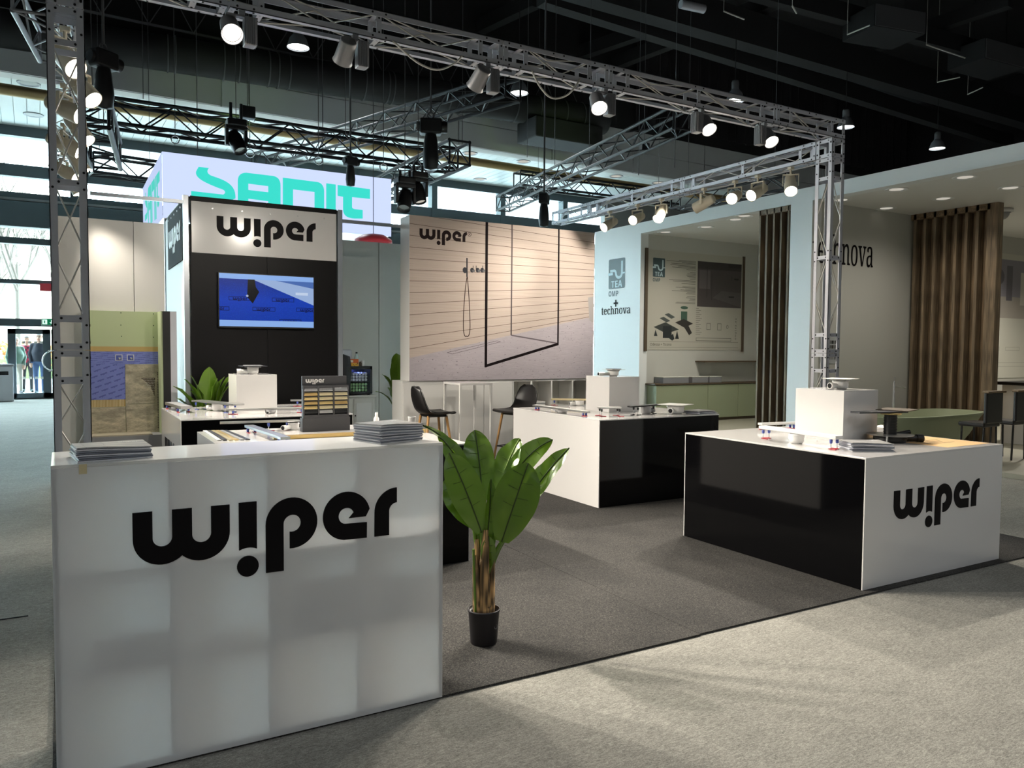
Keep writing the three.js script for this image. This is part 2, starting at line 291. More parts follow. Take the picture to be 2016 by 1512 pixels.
// roof steel, ducts
{
  const R = (name, g, m, l, c, gr) => one(name, g, m, l, c, gr);
  const beamX = (u0, v0, u1, v1, y, w, h, m, l) => { const a = at(u0, v0, 'y', y), b = at(u1, v1, 'y', y); const d = b.clone().sub(a).normalize(); a.addScaledVector(d, -6); b.addScaledVector(d, 6); const o = R('roof_girder', bar(V(0, 0, 0), b.clone().sub(a), w, h), m, l, 'girder', 'roof girders'); o.position.copy(a); };
  beamX(1400, 40, 2016, 225, 10.5, .5, .9, M.ceilSteel, 'black roof girder running over the aisle');
  beamX(1400, 95, 2016, 290, 10.2, .35, .5, M.ceilSteel, 'lower black roof girder beside the drapes');
  beamX(1560, 0, 2016, 125, 11, .3, .5, M.ceilSteel, 'black roof girder beside the pale air boxes');
  const cross = (u0, v0, u1, v1, y) => { const a = at(u0, v0, 'y', y), b = at(u1, v1, 'y', y); const o = R('roof_crossbeam', bar(V(0, 0, 0), b.clone().sub(a), .3, .4), M.ceilSteel, 'black cross beam under the hall roof', 'beam', 'roof cross beams'); o.position.copy(a); };
  cross(900, 75, 1055, 0, 11.5); cross(1140, 105, 1400, 15, 11.5); cross(1210, 125, 1530, 0, 11.3); cross(1660, 110, 1990, 0, 11.6); cross(1860, 170, 2016, 95, 11.6);
  for (const [u0, v0, u1, v1, lab] of [[1722, 28, 1822, 46, 'long grey ventilation box hanging beside the pale conduit under the roof'], [1940, 94, 2020, 116, 'shorter grey ventilation box hanging before the last roof cross beam']]) { const a = at(u0, v0, 'y', 10.6), b = at(u1, v1, 'y', 10.6); const c = a.clone().add(b).multiplyScalar(.5), L = a.distanceTo(b); const o = thing('air_box', lab, 'ventilation', c, Math.atan2(-(b.z - a.z), b.x - a.x), 'ventilation boxes under the roof'); part('casing', bx(-L / 2, L / 2, -.3, .3, -1.2, 0, .02), M.ceilDark, o); part('side_cover', bx(-L / 2 + .02, L / 2 - .02, -.28, .28, 0, .02), M.ceilGrey, o); part('hanger', [rod(V(-L / 2 + .2, .4, -.5), V(-L / 2 + .2, 2.2, -.5), .02), rod(V(L / 2 - .2, .4, -.5), V(L / 2 - .2, 2.2, -.5), .02)], M.ceilSteel, o); }
  for (const [u, v, u1, v1] of [[1425, 22, 1465, 38], [1668, 68, 1712, 50], [1824, 88, 1900, 114], [1905, 186, 1935, 172], [1845, 162, 1890, 152], [1560, 12, 1568, 26]]) { const a = at(u, v, 'y', 10.1), b = at(u1, v1, 'y', 10.1); const o = R('conduit', [rod(V(0, 0, 0), b.clone().sub(a), .02, 6), rod(V(0, 0, 0), V(0, 2.8, 0), .008, 5)], M.cableWhite, 'thin pale conduit bracket under the dark roof', 'conduit', 'conduits under the roof'); o.position.copy(a); }
  const tl = at(1340, 8, 'y', 9.6), tl2 = at(1386, 18, 'y', 9.6); const ts = thing('tube_spot', 'pale tubular projector clamped under the roof', 'light fitting', tl); part('tube', rod(V(0, 0, 0), tl2.clone().sub(tl), .1, 14), M.silver, ts); part('clamp', rod(V(0, 0, 0).lerp(tl2.clone().sub(tl), .2), V(0, 3.3, 0), .02), M.ceilSteel, ts);
  // big black duct in front of the bulkhead, with straps
  const dA = at(0, 55, 'y', 8.7), dB = at(1190, 238, 'y', 8.7), dd = dB.clone().sub(dA), dn = dd.clone().normalize(), dl = dd.length();
  const du = thing('ventilation_duct', 'long black round ventilation duct in front of the bulkhead', 'duct', dA); part('duct_tube', rod(dn.clone().multiplyScalar(-8), dd, .42, 22), M.ceilSteel, du);
  const q = new THREE.Quaternion().setFromUnitVectors(V(0, 0, 1), dn);
  for (const u of [330, 345, 440, 470, 528, 546, 568, 715, 760, 770, 880, 905, 1010, 1055, 1105, 1140]) { const s = dn.dot(at(u, 55 + u * .154, 'y', 8.7).sub(dA)); const t = new THREE.TorusGeometry(.43, .018, 6, 26).applyQuaternion(q); const o = part('strap', t, M.ceilGrey, du); o.position.copy(dn.clone().multiplyScalar(s)); }
  part('duct_boot', bx(-1.2, 1.2, -.95, -.35, -.5, .6, .04), M.ceilSteel, du).position.copy(dd.clone().addScaledVector(dn, -1.6)); 
  // open web joists
  const joist = (u0, v0, u1, v1, y, h, lab) => { const a = at(u0, v0, 'y', y), b = at(u1, v1, 'y', y), d = b.clone().sub(a), L = d.length(), n = d.clone().normalize(); a.addScaledVector(n, -5); const LL = L + 10; const o = thing('open_web_joist', lab, 'joist', a, Math.atan2(-n.z, n.x)); part('chord', bar(V(0, 0, 0), V(LL, 0, 0), .05, .05), M.ceilGrey, o); part('chord', bar(V(0, h, 0), V(LL, h, 0), .05, .05), M.ceilGrey, o); const l = []; for (let s = 0; s + 1 < LL; s += 1) l.push(rod(V(s, 0, 0), V(s + .5, h, 0), .014, 5), rod(V(s + .5, h, 0), V(s + 1, 0, 0), .014, 5)); const w = part('web_bars', l, M.ceilGrey, o); w.userData.kind = 'stuff'; };
  joist(200, 28, 900, 175, 9.25, .9, 'thin steel lattice joist above the duct');
}
// ---------- high bay pendants ----------
function highBay(p, label, group) {
  const o = thing('high_bay_lamp', label, 'pendant lamp', p, 0, group);
  part('reflector', lathe([[.25, 0], [.245, .03], [.19, .2], [.11, .3], [.1, .32]], 28), M.silverDull, o);
  part('housing', lathe([[.001, .56], [.085, .55], [.1, .5], [.1, .32], [.001, .32]], 20), M.ceilGrey, o);
  part('glow_disc', new THREE.CircleGeometry(.235, 28).rotateX(PI / 2).translate(0, .03, 0), M.bayGlow, o);
  part('cable', rod(V(0, .55, 0), V(0, 12.9 - p.y, 0), .012, 6), M.ceilSteel, o);
  spotLight(p.clone().add(V(0, -.04, 0)), p.clone().add(V(0, -5, 0)), BAY_CD, 1.25, .5, HALL, 11);
}
for (const [u, v, l] of [[587, 94, 'high bay pendant lamp glowing behind the front truss beside the duct'], [1022, 184, 'high bay pendant lamp glowing just under the front truss'], [1447, 199, 'high bay pendant lamp glowing through the lattice of the front truss'], [1665, 251, 'high bay pendant lamp glowing behind the corner of the silver truss'], [1845, 293, 'high bay pendant lamp hanging before the black drapes']])
  highBay(at(u, v, 'y', 8.4), l);
for (const [x, z] of [[-6, 6], [2, 6], [10, 6], [18, 6], [-10, -3], [-4, 13], [6, 13], [16, 13], [22, -2], [15, -1], [-12, -12]]) highBay(V(x, 8.4, z), 'high bay pendant lamp of the hall behind the visitor', 'high bay lamps over the aisles');

// ---------- silver truss ----------
const TW = .2;
function angle(L, sy, sz) {                 // L section along x, legs on the two outer faces
  const c = .042, t = .005, h = TW / 2;
  return [bx(0, L, sy * h, sy * (h - c), sz * h, sz * (h - t)), bx(0, L, sy * h, sy * (h - t), sz * h, sz * (h - c))];
}
function trussSection(o, x0, stations) {
  const L = stations[stations.length - 1], h = TW / 2, t = .006, w = .038, sub = new THREE.Group();
  for (const sy of [-1, 1]) for (const sz of [-1, 1]) part('chord', mg(angle(L - .002, sy, sz)).translate(x0, 0, 0), M.silver, o);
  stations.forEach((s, i) => { const x = x0 + Math.min(Math.max(s, w / 2 + .001), L - w / 2 - .001), k = .036;
    for (const sz of [-1, 1]) part('batten', bx(x - w / 2, x + w / 2, -h + .005, h - .005, sz * (h - t), sz * (h - t - .006)), M.silver, o);
    for (const sy of [-1, 1]) part('batten', bx(x - w / 2, x + w / 2, sy * (h - t), sy * (h - t - .006), -h + .005, h - .005), M.silver, o);
  });
  const r = .0055;
  for (let i = 1; i < stations.length - 2; i++) { const a = x0 + stations[i], b = x0 + stations[i + 1], m = (a + b) / 2; if (b - a < .35) continue;
    for (const [f, s] of [[1, 1], [-1, -1]]) {
      part('diagonal_rod', rod(V(a, s * (h - .02), f * (h - .008)), V(m, -s * (h - .02), f * (h - .008)), r, 6), M.rodSteel, o); part('diagonal_rod', rod(V(m, -s * (h - .02), f * (h - .008)), V(b, s * (h - .02), f * (h - .008)), r, 6), M.rodSteel, o);
      part('diagonal_rod', rod(V(a, f * (h - .008), s * (h - .02)), V(m, f * (h - .008), -s * (h - .02)), r, 6), M.rodSteel, o); part('diagonal_rod', rod(V(m, f * (h - .008), -s * (h - .02)), V(b, f * (h - .008), s * (h - .02)), r, 6), M.rodSteel, o);
    } }
  const holes = [], cy = (x, y, z, ax) => { const g = new THREE.CylinderGeometry(.0075, .0075, .004, 8); if (ax === 'z') g.rotateX(PI / 2); return g.translate(x, y, z); };
  for (const e of [.045, .15, L - .15, L - .045, L / 2 - .05, L / 2 + .05]) for (const sy of [-1, 1]) for (const sz of [-1, 1]) holes.push(cy(x0 + e, sy * (h - .018), sz * (h + .0005), 'z'), cy(x0 + e, sy * (h + .0005), sz * (h - .018), 'y'));
  stations.forEach((s, i) => { const x = x0 + Math.min(Math.max(s, .018), L - .018); for (const q of [-.05, .05]) for (const f of [-1, 1]) holes.push(cy(x, q, f * (h - .0055), 'z'), cy(x, f * (h - .0055), q, 'y')); });
  const hp = part('bolt_holes', holes, M.holeDark, o); hp.userData.kind = 'stuff';
}
const ST2 = [0, .2, 1.02, 1.84, 2.04], ST1 = [0, .2, .82, 1.02];
{ // front beam, x from -0.05 to 7.12 at y 3.8 - 4.0
  const z = -5.5, y = 3.9;
  const b = thing('truss_beam', 'silver lattice truss beam carrying the grey floodlights across the front of the stand', 'truss', [-.05, y, z]);
  trussSection(b, 0, ST1); trussSection(b, 1.035, ST2); trussSection(b, 3.08, ST1); trussSection(b, 4.105, ST2); trussSection(b, 6.15, ST1);
  const r = thing('truss_beam', 'silver lattice truss beam over the right side of the stand with beige spotlights', 'truss', [7.02, 3.7, -5.61], PI / 2);
  trussSection(r, 0, ST2); trussSection(r, 2.045, ST2); trussSection(r, 4.09, ST1);
  const l = thing('truss_beam', 'silver lattice truss beam over the left side of the stand with beige spotlights', 'truss', [.05, 3.7, -5.61], PI / 2);
  trussSection(l, 0, ST2); trussSection(l, 2.045, ST2); trussSection(l, 4.09, ST1);
  for (const [x, lab] of [[.05, 'silver and rust flecked truss column at the left front of the stand'], [7.02, 'silver truss column at the right front of the stand']]) {
    const c = thing('truss_column', lab, 'truss', [x, .008, -5.5]); c.rotation.z = PI / 2;
    part('base_plate', bx(0, .012, -.1, .1, -.1, .1), M.silverDull, c);
    trussSection(c, .012, [0, .19, .78, 1.36, 1.545]); trussSection(c, 1.56, [0, .19, 1.0, 1.82, 2.03]);
    trussSection(c, 3.595, [0, .19]);
  }
  one('truss_cable', [tube([V(.8, 3.86, -5.42), V(1.4, 3.83, -5.41), V(1.75, 3.84, -5.42), V(2.35, 3.83, -5.41), V(2.8, 3.83, -5.43), V(3.4, 3.86, -5.42)], .008, 60, 6), tube([V(2.1, 3.8, -5.385), V(2.3, 3.68, -5.38), V(2.45, 3.66, -5.38), V(2.6, 3.74, -5.385), V(2.7, 3.85, -5.42)], .008, 30, 6), tube([V(3.27, 3.84, -5.41), V(3.36, 3.68, -5.38), V(3.46, 3.62, -5.38), V(3.6, 3.66, -5.38), V(3.7, 3.76, -5.38), V(3.76, 3.84, -5.41)], .008, 30, 6)], M.cableWhite, 'white power cable sagging along the front truss beam', 'cable');
}
// ---------- beige can spotlights ----------
function canSpot(p, target, label, group, cd, ang = .66, pen = 1) {   // p: the clamp point under the truss chord
  const o = thing('can_spotlight', label, 'spotlight', p, 0, group), c = V(0, -.19, 0), dir = target.clone().sub(p.clone().add(c)).normalize();
  const yaw = Math.atan2(dir.x, dir.z), tilt = Math.asin(-dir.y);
  const put = g => { g.rotateX(tilt); g.rotateY(yaw); return g.translate(c.x, c.y, c.z); };
  part('clamp', [bx(-.03, .03, -.03, .0, -.025, .025, .005), rod(V(0, -.082, 0), V(0, -.03, 0), .012)], M.canBeige, o);
  const yk = mg([bx(-.085, .085, .1, .112, -.014, .014), bx(-.085, -.078, -.015, .11, -.014, .014), bx(.078, .085, -.015, .11, -.014, .014)]); yk.rotateY(yaw); part('yoke', yk.translate(c.x, c.y, c.z), M.canBeige, o);
  part('body', put(lathe([[.001, -.15], [.042, -.148], [.054, -.13], [.06, -.08], [.06, -.02], [.068, .0], [.07, .13], [.065, .13], [.065, .03]], 24).rotateX(PI / 2)), M.canBeige, o);
  part('lens', put(new THREE.CircleGeometry(.064, 24).translate(0, 0, .112)), M.lensGlow, o);
  spotLight(p.clone().add(c).addScaledVector(dir, .15), target, cd, ang, pen);
}
const leftT = [[1.7, .9, -3.4], [2.4, .5, -4.4], [5.4, .6, -3.6], [1.8, .9, -6.2], [5.4, .9, -6.8], [1.8, .9, -8.6], [4.6, .6, -7.6], [1.0, 1.4, -9.9]];
leftT.forEach((t, k) => canSpot(V(.05 + (k % 2 ? .1 : -.0) , 3.6, -5.75 - k * .62), V(...t), 'beige can spotlight in the row under the left truss beam', 'beige spotlights under the left truss beam', SPOT_CD * (k === 7 ? .35 : k < 3 ? 1.35 : 1)));
const rightT = [[2.2, .9, -8.6], [1.2, 1.0, -6.5], [4.6, .8, -7.2], [6.2, 2.45, -9.75], [.9, .9, -3.6], [2, .9, -6], [5.2, .9, -4.2]];
[[1200, 425], [1255, 410], [1302, 398], [1386, 380], [1447, 362], [1492, 352], [1557, 335]].forEach(([u, v], k) => { const q = at(u, v, 'y', 3.6); canSpot(V(6.95, 3.6, at(u, v, 'x', 6.95).z), V(...rightT[k]), 'beige can spotlight in the row under the right truss beam', 'beige spotlights under the right truss beam', SPOT_CD * (k === 3 ? .95 : 1)); });
// ---------- grey floodlights on the front beam ----------
function flood(x, toward, label, side) {    // a finned gear box with a drum lamp beside it
  const o = thing('floodlight', label, 'floodlight', [x, 3.797, -5.42]);
  part('bracket', [bx(-.02, .02, -.03, 0, -.02, .02), bx(-.1, .1, -.04, -.03, -.015, .015)], M.floodGrey, o);
  const f = [bx(side * .012, side * .085, -.22, -.04, -.04, .04, .006)]; for (let i = 0; i < 6; i++) f.push(bx(side * .085, side * .094, -.215, -.045, -.036 + i * .013, -.031 + i * .013)); for (let i = 0; i < 5; i++) f.push(bx(side * (.018 + i * .014), side * (.023 + i * .014), -.215, -.045, .04, .047));
  part('gear_box', f, M.floodGrey, o);
  const dir = toward.clone().sub(V(x - side * .07, 3.667, -5.42)).normalize(), yaw = Math.atan2(dir.x, dir.z), tilt = Math.asin(-dir.y), c = V(-side * .07, -.13, 0);
  const put = g => { g.rotateX(tilt); g.rotateY(yaw); return g.translate(c.x, c.y, c.z); };
  part('drum', put(lathe([[.001, -.1], [.05, -.097], [.058, -.085], [.066, .06], [.072, .075], [.067, .075], [.058, .04]], 26).rotateX(PI / 2)), M.floodGrey, o);
  part('lamp_lens', put(new THREE.CircleGeometry(.056, 26).translate(0, 0, .05)), M.lensGlow, o);
  spotLight(V(x, 3.797, -5.42).add(c).addScaledVector(dir, .1), toward, FLOOD_CD, .85, 1);
}
flood(1.06, V(1.0, 0, -1.6), 'grey floodlight glowing toward the aisle at the left of the front truss', 1);
flood(1.83, V(1.6, .8, -9), 'grey floodlight turned into the stand above the brochure counter', 1);
flood(2.89, V(2.4, .8, -9), 'grey floodlight turned into the stand at the middle of the front truss', 1);
flood(4.02, V(3.0, 0, -2.6), 'grey floodlight glowing toward the aisle at the middle of the front truss', 1);
flood(5.12, V(4.6, 0, -2.4), 'grey floodlight glowing toward the aisle over the right counters', -1);
flood(5.94, V(5.3, .3, -2.6), 'grey floodlight glowing toward the aisle beside the right truss column', -1);
// ---------- black trusses of the neighbours ----------
function blackTruss(a, b, w, label, m = M.blackTruss, step = .5, hang = false) {
  const d = b.clone().sub(a), L = d.length(), o = thing('black_truss', label, 'truss', a); o.quaternion.setFromRotationMatrix(new THREE.Matrix4().makeBasis(d.clone().normalize(), V(0, 1, 0), new THREE.Vector3().crossVectors(d.clone().normalize(), V(0, 1, 0)))); const h = w / 2;
  for (const sy of [-1, 1]) for (const sz of [-1, 1]) part('chord', rod(V(0, sy * h, sz * h), V(L, sy * h, sz * h), w * .085, 8), m, o);
  const l = [], n = Math.round(L / step), s = L / n; for (let i = 0; i < n; i++) { const k = i % 2 ? 1 : -1; for (const f of [-1, 1]) { l.push(rod(V(i * s, k * h, f * h), V((i + 1) * s, -k * h, f * h), w * .035, 5)); l.push(rod(V(i * s, f * h, k * h), V((i + 1) * s, f * h, -k * h), w * .035, 5)); } }
  for (const x of [0, L]) for (const f of [-1, 1]) l.push(rod(V(x, -h, f * h), V(x, h, f * h), w * .05, 6), rod(V(x, f * h, -h), V(x, f * h, h), w * .05, 6));
  part('lacing', l, m, o).userData.kind = 'stuff';
  if (hang) for (const t of [.12, .88]) part('suspension', rod(V(L * t, h, 0), V(L * t, 12.87 - a.y, 0), .006, 5), M.ceilGrey, o);
  return o;
}
const yK = 5.6;
const kA = at(150, 215, 'y', yK), kB = at(893, 317, 'y', yK);
blackTruss(V(kA.x, yK, kB.z), kB, .42, 'black lattice truss hanging across above the bright lightbox sign');
blackTruss(at(905, 300, 'y', yK - .52), V(at(905, 300, 'y', yK - .52).x, yK - .52, at(905, 300, 'y', yK - .52).z - 6), .4, 'black lattice truss running back from the end of the crossing truss', M.greyTruss);
{ const a = at(510, 322, 'y', 6.3), b = at(1010, 172, 'y', 6.3); blackTruss(a, b, .4, 'dark grey lattice truss rising behind the lightbox to the front truss', M.greyTruss); }
{ const a = at(990, 402, 'y', 6.0), b = at(1345, 232, 'y', 6.0); blackTruss(a, b, .42, 'black lattice truss rising behind the picture wall', M.greyTruss); }
{ const a = at(1018, 352, 'y', 6.8), b = at(1330, 392, 'y', 6.8); blackTruss(a, b, .42, 'black lattice truss crossing behind the picture wall', M.blackTruss, .5, true); }
{ const a = at(1330, 398, 'y', 5.2), b = at(1555, 358, 'y', 5.2); blackTruss(a, b, .36, 'black lattice truss behind the beige spotlights', M.blackTruss, .5, true); }
{ const a = at(180, 322, 'y', 5.4), b = at(310, 340, 'y', 5.4); blackTruss(a, b, .4, 'short black lattice truss behind the left truss column', M.blackTruss, .5, true); }
{ const a = at(178, 215, 'y', 4.5), b = at(208, 305, 'y', 4.5); blackTruss(a, b, .4, 'grey lattice truss going back beside the left truss column', M.greyTruss, .5, true); }
{ const a = at(64, -10, 'y', 5.2), b = at(112, 95, 'y', 5.2); blackTruss(a, b, .36, 'silver grey lattice truss slanting past the top of the left column', M.silverDull, .5, true); }
// chains, steel wires
function chain(p, y1, lab, g) { return one('hanging_wire', rod(V(0, 0, 0), V(0, y1 - p.y, 0), .007, 5), M.ceilGrey, lab, 'wire', g, p); }
for (const [u, v, d] of [[282, 195, 15], [490, 205, 13], [680, 265, 15], [910, 285, 17], [1038, 310, 18], [1092, 325, 19], [1160, 330, 18], [1257, 345, 18], [1328, 330, 14]]) chain(deep(u, v, d), 12.9, 'thin steel suspension wire hanging from the roof', 'suspension wires');
for (const [u, v, d] of [[345, 275, 14], [492, 302, 14], [627, 316, 14], [755, 330, 14]]) { const p = deep(u, v, d); const o = one('lifting_ring', new THREE.TorusGeometry(.07, .012, 6, 16), M.chrome, 'steel lifting ring on a wire above the lightbox sign', 'ring', 'lifting rings above the lightbox', p); chain(p.clone().add(V(0, .07, 0)), 12.9, 'thin steel suspension wire hanging from the roof', 'suspension wires'); }
// chain hoists
function hoist(p, s, lab, turn, up = 12.9) {
  const o = thing('chain_hoist', lab, 'hoist', p, turn);
  part('motor', [bx(-.16 * s, .16 * s, -.11 * s, .11 * s, -.1 * s, .1 * s, .03 * s), rod(V(.16 * s, 0, 0), V(.24 * s, 0, 0), .08 * s, 14), rod(V(-.16 * s, 0, 0), V(-.2 * s, 0, 0), .07 * s, 14)], M.hoist, o);
  part('chain_bag', lathe([[.001, -.62 * s], [.1 * s, -.6 * s], [.12 * s, -.45 * s], [.1 * s, -.2 * s], [.08 * s, -.11 * s]], 14), M.hoist, o);
  part('hook', [new THREE.TorusGeometry(.045 * s, .012 * s, 6, 14).translate(0, .16 * s, 0)], M.ceilGrey, o);
  part('chain', rod(V(0, .2 * s, 0), V(0, up - p.y, 0), .016, 6), M.ceilGrey, o);
}
hoist(deep(204, 118, 9.5), .95, 'black chain hoist with chain bag beside the left truss column', .6);
hoist(deep(848, 250, 13), 1.15, 'black chain hoist standing over the end of the black truss', -.4);
hoist(deep(690, 318, 14.6), .75, 'small black chain hoist above the lightbox sign', .3);
hoist(deep(1071, 392, 14), .8, 'black chain hoist hanging behind the picture wall', .8);
// moving heads
function movingHead(p, dir, s, lab, lit, up = .35) {
  const o = thing('moving_head_light', lab, 'stage light', p); const q = new THREE.Quaternion().setFromUnitVectors(V(0, -1, 0), dir.clone().normalize());
  part('base', [bx(-.15 * s, .15 * s, .22 * s, .34 * s, -.12 * s, .12 * s, .03 * s), rod(V(-.08 * s, .34 * s, 0), V(-.08 * s, up * s + .1, 0), .025 * s), rod(V(.08 * s, .34 * s, 0), V(.08 * s, up * s + .1, 0), .025 * s)], M.hoist, o);
  part('yoke', [bx(-.17 * s, -.12 * s, -.08 * s, .24 * s, -.06 * s, .06 * s, .015 * s), bx(.12 * s, .17 * s, -.08 * s, .24 * s, -.06 * s, .06 * s, .015 * s), bx(-.17 * s, .17 * s, .17 * s, .24 * s, -.07 * s, .07 * s, .02 * s)], M.hoist, o);
  part('head', lathe([[.001, .17 * s], [.08 * s, .16 * s], [.115 * s, .08 * s], [.115 * s, -.1 * s], [.105 * s, -.2 * s], [.095 * s, -.2 * s], [.09 * s, -.16 * s]], 22).applyQuaternion(q), M.hoist, o);
  part('safety_wire', rod(V(0, .3 * s, 0), V(0, 12.9 - p.y, 0), .006, 5), M.ceilGrey, o); part('front_lens', new THREE.CircleGeometry(.092 * s, 22).rotateX(PI / 2).translate(0, -.165 * s, 0).applyQuaternion(q), lit ? M.downGlow : M.chrome, o);
}
movingHead(deep(465, 278, 12.5), V(.3, -1, .5), 1.0, 'black moving head stage light under the crossing black truss', false, .5);
movingHead(deep(797, 392, 12.4), V(-.3, -1, .5), 1.0, 'black moving head stage light left of the pair beside the picture wall', false);
movingHead(deep(823, 378, 12.9), V(.15, -1, .3), .95, 'black moving head stage light right of the pair beside the picture wall', true);

// green wash lights aimed at the bulkhead
for (const [u, v, d, lab] of [[487, 222, 13, 'small black wash light on the crossing truss aimed at the bulkhead'], [1268, 290, 19, 'small black wash light on the slanting truss aimed at the bulkhead']]) {
  const p = deep(u, v, d), o = thing('wash_light', lab, 'stage light', p); part('lamp_housing', bx(-.12, .12, -.1, .1, -.08, .08, .02), M.hoist, o); part('lamp_face', bx(-.1, .1, -.08, .08, -.085, -.081), glow('washGreen', [.5, 1, .2], 1.2), o); part('wire', rod(V(0, .1, 0), V(0, 12.88 - p.y, 0), .006, 5), M.ceilGrey, o);
  spotLight(p.clone().add(V(0, 0, -.12)), V(p.x + 1, p.y + 2.2, p.z - 8), 7, .32, 1, lin(.6, 1, .3), 6);
}
// ---------- front counter ----------
const CF = { x0: -.042, x1: 1.475, z1: -3.165, z0: -3.57, h: 1.173 };
{
  const { x0, x1, z0, z1, h } = CF, t = .012;
  const c = thing('brochure_counter', 'tall white translucent acrylic counter with black wordmark lettering on its front', 'counter');
  const B = .0065;
  part('front_panel', bx(x0, x1, B, h - t, z1 - .006, z1, .002), M.acrylic, c, 'translucent white acrylic sheet');
  part('top_panel', bx(x0, x1, h - t, h, z0, z1, .003), M.acrylicTop, c);
  part('side_panel', bx(x0, x0 + .018, B, h - t, z0, z1 - .006), M.whiteMatte, c); part('side_panel', bx(x1 - .018, x1, B, h - t, z0, z1 - .006), M.whiteMatte, c);
  for (const x of [.343, .709, 1.079]) part('partition', bx(x - .009, x + .009, .035, h - t, z0, z1 - .012), M.whiteMatte, c);
  part('bottom_panel', bx(x0 + .018, x1 - .018, B, .035, z0, z1 - .01), M.whiteMatte, c);
  for (const y of [.4, .765]) part('shelf', bx(x0 + .018, x1 - .018, y - .009, y + .009, z0, z1 - .012), M.acrylicTop, c);
  logoOn(c, 1.038, .006, [.214, .98, z1], 0);
  part('sticker', [bx(.045, .07, 1.137, 1.172, z1 + .0005, z1 + .0012)], M.brassPale, c);
}
for (const [x0, x1, y0, h, d, l] of [[.06, .28, .4095, .13, .2, 'cardboard carton on the lower left shelf'], [.43, .56, .4095, .09, .16, 'cardboard carton on the lower shelf beside the partition'], [.78, 1.02, .4095, .24, .2, 'large cardboard carton on the lower shelf'], [1.16, 1.36, .4095, .2, .22, 'cardboard carton on the right end of the lower shelf'], [1.38, 1.45, .7745, .1, .2, 'small cardboard carton on the right end of the upper shelf']])
  one('storage_carton', bx(x0, x1, y0, y0 + h, -3.48, -3.48 + d, .004), M.greyPlastic, l + ' inside the counter', 'box');
// ---------- display islands ----------
function island(x0, x1, z0, z1, label, black, h = .8905) {
  const o = thing('display_island', label, 'counter'), B = .0065, t = .008;
  part('core', bx(x0 + t, x1 - t, B, h - .012, z0 + t, z1 - t), M.whiteMatte, o);
  const F = s => black.includes(s) ? M.blackGloss : M.whiteGloss;
  part('front_panel', bx(x0 + (black.includes('f') ? t : 0), x1 - (black.includes('f') ? t : 0), B, h - .012, z1 - t, z1), F('f'), o); part('back_panel', bx(x0, x1, B, h - .012, z0, z0 + t), F('b'), o);
  part('side_panel', bx(x0, x0 + t, B, h - .012, z0 + t, z1 - (black.includes('f') ? 0 : t)), F('l'), o); part('side_panel', bx(x1 - t, x1, B, h - .012, z0 + t, z1 - t), F('r'), o);
  part('top_panel', bx(x0, x1, h - .012, h, z0, z1, .002), M.whiteGloss, o);
  return o;
}
const HI = .8905;
const iR = island(4.573, 6.212, -4.964, -3.244, 'white display island with black gloss side and wordmark on its white front', 'lr');
{ const a = at(1760, 967, 'z', -3.244), b = at(1928, 942, 'z', -3.244); logoOn(iR, b.x - a.x, .004, [a.x, a.y + .0, -3.244], 0); }
const iM = island(4.609, 6.233, -7.942, -6.232, 'white display island with black gloss front between the stools and the aisle', 'fb');
const iB = island(.951, 2.61, -6.82, -5.13, 'white display island with black gloss front right behind the brochure counter', 'fb');
const iA = island(.963, 2.66, -9.6, -7.96, 'white display island with black gloss front before the video tower', 'fb');
{ const p = at(316, 850, 'x', .963); logoOn(iA, .95, .004, [.963, .60, -9.25], -PI / 2); }
// cubes on the islands
function cube(x0, x1, z0, z1, y1, label) { const c = thing('plinth_cube', label, 'plinth', [(x0 + x1) / 2, HI, (z0 + z1) / 2]); const w = (x1 - x0) / 2, d = (z1 - z0) / 2, h = y1 - HI, t = .006; part('plinth_body', bx(-w + t, w - t, .0005, h - t, -d + t, d - t), M.whiteMatte, c); part('top_panel', bx(-w, w, h - t, h, -d, d, .0015), M.whiteGloss, c); for (const s of [-1, 1]) { part('face_panel', bx(-w, w, .0005, h - t, s * d, s * (d - t)), M.whiteGloss, c); part('face_panel', bx(s * w, s * (w - t), .0005, h - t, -d + t, d - t), M.whiteGloss, c); } return c; }
{
  cube(5.223, 5.641, -4.366, -3.911, 1.285, 'white cube plinth on the island by the right truss column');
  cube(5.242, 5.666, -7.355, -6.912, 1.285, 'white cube plinth on the island between the stools and the aisle');
  cube(1.624, 2.053, -9.21, -8.751, 1.285, 'white cube plinth on the island before the video tower');
}
